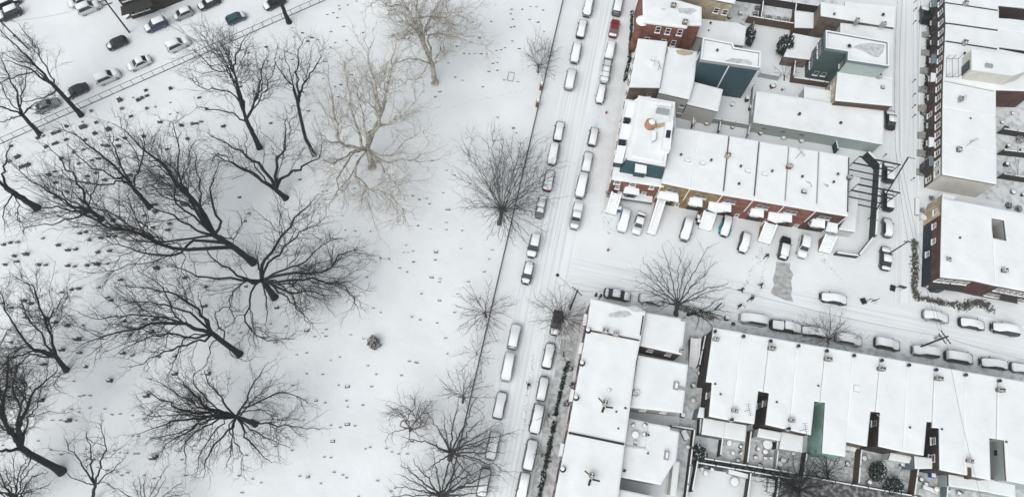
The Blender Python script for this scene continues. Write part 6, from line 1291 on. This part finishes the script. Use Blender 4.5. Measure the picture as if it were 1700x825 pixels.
def hedge(label, pts, h_, wd, m='evergreen2'):
    P0 = [P(x, y) for x, y in pts]; q = P0[0]; t = thing('hedge', label, 'hedge', tuple(q)); r_ = np.random.default_rng(int(q.x)); c = []
    for a, c_ in zip(P0[:-1], P0[1:]):
        L = (c_ - a).length; n = int(L * 75); f = r_.uniform(0, 1, n)[:, None]; base = np.array(a)[None] * (1 - f) + np.array(c_)[None] * f; o = r_.normal(size=(n, 3)) * np.array((wd * .35, wd * .35, h_ * .28)); o[:, 2] = np.abs(o[:, 2]) + .1; hmod = (.75 + .4 * np.sin(f[:, 0] * L * 2.2)); o[:, 2] *= hmod; c.append(base + o)
    c = np.concatenate(c) - np.array(q); k = len(c); a = r_.normal(size=(k, 3)) * .15; b = r_.normal(size=(k, 3)) * .11; v = np.stack([c - a, c - b, c + a, c + b], 1).reshape(-1, 3)
    X = MB(); X.v = [tuple(w_) for w_ in v]; X.f = [(4 * i, 4 * i + 1, 4 * i + 2, 4 * i + 3) for i in range(k)]; X.build('foliage', m, t)
    s_ = c[r_.choice(k, k // 9)]; s_[:, 2] += .1; k = len(s_); a = r_.normal(size=(k, 3)) * .08; b = r_.normal(size=(k, 3)) * .08; v = np.stack([s_ - a, s_ - b, s_ + a, s_ + b], 1).reshape(-1, 3)
    X = MB(); X.v = [tuple(w_) for w_ in v]; X.f = [(4 * i, 4 * i + 1, 4 * i + 2, 4 * i + 3) for i in range(k)]; X.build('snow_tufts', 'capsnow', t)
hedge('ragged hedge down the side street beside the navy wall', [(1517, 402), (1518, 450), (1516, 480), (1522, 498)], 1.0, .7); hedge('ragged hedge along the cross street below the navy end house', [(1524, 495), (1550, 500), (1588, 508)], .9, .6)
hedge('wide grey green hedge mound below the brick fronts at the right', [(1592, 512), (1612, 504), (1630, 504), (1644, 514)], .9, 1.0)
hedge('thin dark hedge in front of the corner terrace yards, upper', [(943, 600), (930, 650), (922, 690)], .8, .35, 'evergreen'); hedge('thin dark hedge in front of the corner terrace yards, lower', [(920, 700), (908, 760), (895, 825)], .9, .45, 'evergreen')
hedge('dark hedge along the pavement left of the upper street houses', [(1049, 20), (1045, 100), (1036, 135)], .5, .3, 'evergreen')
hedge('dark clutter hedge along the wall of the side street houses', [(1541, 40), (1538, 120), (1534, 260)], .8, .4, 'evergreen')

# footprints and kicked up snow
def trail(label, pts, n, wd, s_=.13):
    P0 = [P(x, y) for x, y in pts]; r_ = random.Random(n); b = MB(); seg = len(P0) - 1
    for k in range(n):
        f = k / n * seg; i = min(int(f), seg - 1); q = P0[i].lerp(P0[i + 1], f - i); q = q + Vector((r_.gauss(0, wd), r_.gauss(0, wd), 0)); a = s_ * r_.uniform(.5, 1.3); rz = r_.uniform(0, 3.14)
        b.lathe((q.x, q.y, .0), [(a * 1.1, .0), (a * .9, a * .35), (a * .4, a * .5)], 6)
    o = b.build('kicked_up_snow', 'thin2'); o['kind'] = 'stuff'; o['label'] = label
trail('footprints beside the corner steps', [(1003, 352), (1006, 372), (1014, 388)], 60, .45); trail('footprints of the walkers in the cross street', [(1225, 513), (1243, 500), (1262, 478), (1271, 430)], 90, .25)
trail('footprints from the driveways to the street', [(1262, 410), (1258, 432), (1229, 486)], 70, .3); trail('footprints down the main street', [(886, 590), (877, 645), (868, 720)], 60, .15); trail('footprints up the end steps path', [(1366, 424), (1372, 440), (1400, 470)], 50, .3)
trail('lumps of snow along the right kerb', [(1000, 180), (985, 240), (968, 330)], 90, .35, .1); trail('lumps of snow along the cross street kerb', [(1230, 520), (1400, 552), (1600, 586)], 150, .3, .12); trail('trodden line across the upper cemetery', [(735, 182), (800, 166), (880, 148)], 40, .12, .1)

# ------------------------------------------------------------------ gravestones
GR = {
 (0, 0): '785,658,L 953,593 960,627 930,642 905,657 797,712 1115,582 960,712 1015,700,s 870,640,s 1112,672,s 598,728 630,802 1045,800 855,762 1300,640 1350,715 1255,810 1160,738,s 1110,748,s 540,796,s',
 (340, 0): '875,40 932,35 990,10 800,98 838,88,s 880,63,s 905,175 823,208 850,283,s 820,312,s 570,185 637,218 583,243 698,248,L 672,272,L 737,262 785,403,L 990,235 1032,215 1232,235 1198,72 1235,62 945,393 958,490 887,553,L 770,515 850,568,s 870,635,s 1225,468 1182,540 285,348 400,310 410,400 570,392,s 235,568 320,600 405,590 675,725 430,805 120,820 925,268,s 865,120,s 1120,3',
 (680, 0): '788,45 827,48 783,130 838,147 877,208 665,65,s 735,65,s 870,70,s 660,95,s 672,130,s 660,182,s 682,178,s 532,142 415,150,s 455,250 100,205 168,203 220,315 253,412 670,270 715,320 622,313 597,327 568,332 503,355,R 467,353 425,353 388,353 355,352,s 543,415 573,410 517,467 573,463,s 707,535 615,525,s 347,525 297,507,s 88,600 198,600 167,635,s 575,768,s 478,570,s 308,307,s 75,508',
 (0, 200): '438,43 630,17 535,48,L 548,45,L 623,90 712,62,L 385,75 353,88 285,103 250,118 433,128 557,130 675,165 765,130 775,170,L 818,118 940,108 1187,37 1255,27 1282,22 1313,10 1047,13 1225,123 75,170 115,240,L 145,305,L 185,293,L 302,175 350,157 372,150 65,272 485,210 545,192 403,252 602,262 643,252 515,285 875,245 905,335 625,345 573,367 685,390 790,378,L 845,360,L 320,355,L 360,335 367,408 440,467 367,500,L 1203,550,L 1012,550 1015,597,L 943,620 740,655 1108,675 1095,715 523,738 562,727 585,782 660,768 710,760 750,755 280,770 25,810 70,798 115,795 383,815 1000,700 1295,678,s 1090,190 700,170',
 (340, 200): '122,42 432,20 227,502 290,608 265,657 620,385,L 975,443 1012,425 988,230 1025,513 825,532 745,543 738,608,s 770,465,s 795,462,s 898,620 1180,478 1310,488 1355,492,s 1385,268 1400,518,s 1390,687 917,717,s 982,723,s 1080,725,s 873,788 920,783,s',
 (680, 200): '677,50,L 697,85,s 550,132 577,130 605,125 728,148 482,277 530,267 597,275 147,265 47,268 242,325 293,357 220,472 110,508 65,518,s 130,545,s 250,580,L 240,665 138,707 240,712 55,687,s 395,410 343,720,s 20,495,s',
 (0, 400): '173,88,L 97,100 110,135 37,157 257,157 300,157 443,162 488,168 570,160 635,152,L 703,150 445,62 495,55 640,75 715,65 787,255 643,303 515,312 468,316 405,338 160,390,L 207,408 15,405 705,370 725,387 305,510,L 355,530,L 440,552,L 540,550 165,498 950,512 1015,510,L 815,522 990,590,L 850,612 510,640,L 405,710,L 340,710 75,660 95,758 520,728 802,732 865,745 560,820 1140,750 1035,755 955,160,s 1205,243 1345,300 1333,425,L 1265,45,s 1023,178,L 75,435 285,805',
 (340, 400): '1313,28 1297,75 1325,75 1358,67 1203,117,s 1272,175 1320,203,s 1360,138,s 1145,113,s 1098,438 1147,468,s 1350,493 1402,513,s 1055,235 750,160 270,297 540,60 530,555 430,542 470,435,L 665,583,L 765,600 717,623 792,577,s 460,660 600,740 665,728 952,610 1035,635 880,755 820,777 232,598 1333,785,s 1385,795,s 1063,812 790,622,s 840,298 940,305 153,598,s 865,172',
 (680, 400): '22,67 172,72,L 168,125,s 27,138,s 335,50 540,57 518,120,s 487,200 143,237,L 200,245 195,267 383,265 313,345 195,387 15,490 70,513 180,533 235,632 247,735 455,375 77,345,s 40,793,s 293,467,s',
 (0, 615): '1140,22,L 1315,25 1363,20 718,65,L 588,163 548,163 520,168 483,70 465,253 515,270 342,323 395,323 448,325,L 497,325 730,287 785,283 865,293,s 587,243,s 685,250,s 957,163,L 865,427 903,427 250,458 310,125 270,193,L 197,297 157,400,L 20,487 330,517 400,547 565,512 745,520 783,535 830,538 877,542 900,542 1010,560,L 1000,568,L 705,648 765,660 640,630 833,665,s 940,683 1005,703 1045,692 1213,683 1187,580 1272,490 1040,443 1000,440 1178,410,s 1135,265 940,318 1228,150 1290,187,R 1165,150 980,55 795,683,s',
 (340, 615): '25,20,L 160,52 665,20 770,25 573,95 118,160 378,168 30,145,s 873,95 930,105,L 1088,105,s 1118,25 1282,32 725,195,L 787,210 925,197,s 1030,225,s 645,322 503,385 537,437 465,495 570,520 322,410 390,442 822,357 883,370 930,350,L 980,360,s 835,460,L 780,563 822,567 1048,510,s 1078,500,s 1185,507 1220,530 1265,543 1320,543,s 843,662 620,688 672,693,L 757,735 900,680,s 925,698,s 1127,717 223,685 367,730 313,705 272,552 243,795,s 1352,455,L 1240,765 1215,785 1003,820 932,237,s',
}
STN = []
for (ox, oy), s in GR.items():
    for e in s.split():
        a = e.split(','); STN.append((ox + float(a[0]) / 3.928, oy + float(a[1]) / 3.928, a[2] if len(a) > 2 else 'M'))
GP = {}
rg = random.Random(5)
def stone_parts(kind, parent, mb=None):
    w_, t_, h_, m = {'s': (.50, .18, .38, 'stone2'), 'M': (.74, .24, .70, 'stone'), 'L': (1.0, .34, .95, 'stone'), 'R': (.75, .24, .7, 'stone3'), 'm': (.62, .22, .58, 'stone2')}[kind]
    n = 6; prof = [(-w_ / 2, 0), (w_ / 2, 0), (w_ / 2, h_ * .82)] + [(w_ / 2 * math.cos(math.pi * k / n), h_ * .82 + h_ * .18 * math.sin(math.pi * k / n)) for k in range(1, n)] + [(-w_ / 2, h_ * .82)]
    k = len(prof); vs = [(x, -t_ / 2, z) for x, z in prof] + [(x, t_ / 2, z) for x, z in prof]; fs = [tuple(range(k)), tuple(range(k, 2 * k))[::-1]] + [(i, k + i, k + (i + 1) % k, (i + 1) % k) for i in range(k)]
    b = MB(); b.add(vs, [f[::-1] for f in fs]); B2 = MB(); B2.box((0, 0, .05), (w_ * 1.2, t_ * 1.8, .14)); B3 = MB()
    B3.add([(x * .9, -t_ * .25, z + .012) for x, z in prof[2:]] + [(x * .9, t_ * .5, z + .012) for x, z in prof[2:]] + [(x * .8, -t_ * .1, z + .09) for x, z in prof[2:]] + [(x * .8, t_ * .45, z + .09) for x, z in prof[2:]],
           [(i, i + 1, j + i + 1, j + i) for j in (0,) for i in range(0)] or [(2 * (k - 2) + i, 2 * (k - 2) + i + 1, 3 * (k - 2) + i + 1, 3 * (k - 2) + i) for i in range(k - 3)] + [(i, i + 1, 2 * (k - 2) + i + 1, 2 * (k - 2) + i) for i in range(k - 3)] + [(k - 2 + i, 3 * (k - 2) + i, 3 * (k - 2) + i + 1, k - 2 + i + 1) for i in range(k - 3)])
    return b, B2, B3, m
def stone_rot(x, y):
    a = P(x - 4, y); c = P(x + 4, y); r0 = math.atan2(c.y - a.y, c.x - a.x)
    if y < 250 - x * .42 + 60 and x < 420: r0 += R(23)
    return r0 + rg.uniform(-.14, .14)
prio = sorted(STN, key=lambda s_: {'L': 0, 'R': 0, 'M': 1, 's': 2}[s_[2]])
keep, rest = prio[:296], prio[296:]
cnt = {}
keep.sort(key=lambda s_: 0)
info = []
for x, y, k in keep:
    q = P(x, y); ds = sorted(((tp - q).length, ph, tp) for ph, tp in TREES[:40]); d_, ph, tp = ds[0]
    info.append((ph, d_, x, y, k, q, tp))
info.sort(key=lambda e: (e[0], e[1])); rank = {}
def ordn(n):
    return f"{n}{'th' if 10 <= n % 100 <= 20 else {1: 'st', 2: 'nd', 3: 'rd'}.get(n % 10, 'th')}"
for ph, d_, x, y, k, q, tp in info:
    rank[ph] = rank.get(ph, 0) + 1
    sz = {'L': 'large dark', 'M': 'dark upright', 's': 'small half buried', 'R': 'reddish'}[k]
    kk = k if k != 'M' or rg.random() < (.8 if x < 420 else .35) else 'm'
    if kk == 'm': sz = 'weathered grey'
    if kk not in GP:
        b, b2, b3, m = stone_parts(kk, None); r = bpy.data.objects.new('gravestone', None); col.objects.link(r)
        b.build('headstone', m, r); b2.build('plinth', m, r); b3.build('snow_cap', 'capsnow', r); GP[kk] = r; o = r
    else: o = copy_tree(GP[kk])
    o.location = tuple(q); o.rotation_euler = (0, 0, stone_rot(x, y)); far = max(0.0, min(1.0, (x - 300) / 240)); sc = rg.uniform(.62, 1.0) * (1 - .28 * far); o.scale = (sc, rg.uniform(.8, 1.1) - .4 * far, rg.uniform(.7, 1.25) * (1 - .74 * far))
    tag(o, f"{sz} gravestone, {ordn(rank[ph])} nearest to the trunk foot of the {ph}", 'gravestone', 'gravestones in the cemetery snow')
b = MB()
for x, y, k in rest:
    q = P(x, y); b.box((q.x, q.y, .09), (rg.uniform(.28, .5), .14, .22), stone_rot(x, y))
if rest: tag(b.build('small_grave_markers', 'stone2'), 'remaining tiny low grave markers scattered among the cemetery stones', 'grave markers', kind='stuff')
# snowed-over plots
for lb, x0, y0, w_, l_ in (('rectangular snowed grave plot in the open snow by the small fence tree', 848, 128, 1.1, 1.9),):
    q = P(x0, y0); t = thing('grave_plot', lb, 'grave plot', tuple(q)); b = MB()
    for sx in (-1, 1): b.box((sx * w_ / 2, 0, .06), (.1, l_, .12)); b.box((0, sx * l_ / 2, .06), (w_ - .1, .1, .12))
    b.build('kerb', 'greypaint', t, None)
for c_ in list(col.objects):
    if c_.name.startswith('ladder'): print('RACK', c_.parent.get('label'), tuple(c_.parent.location))
print('objects', len(bpy.data.objects), 'stones', len(keep), len(rest))
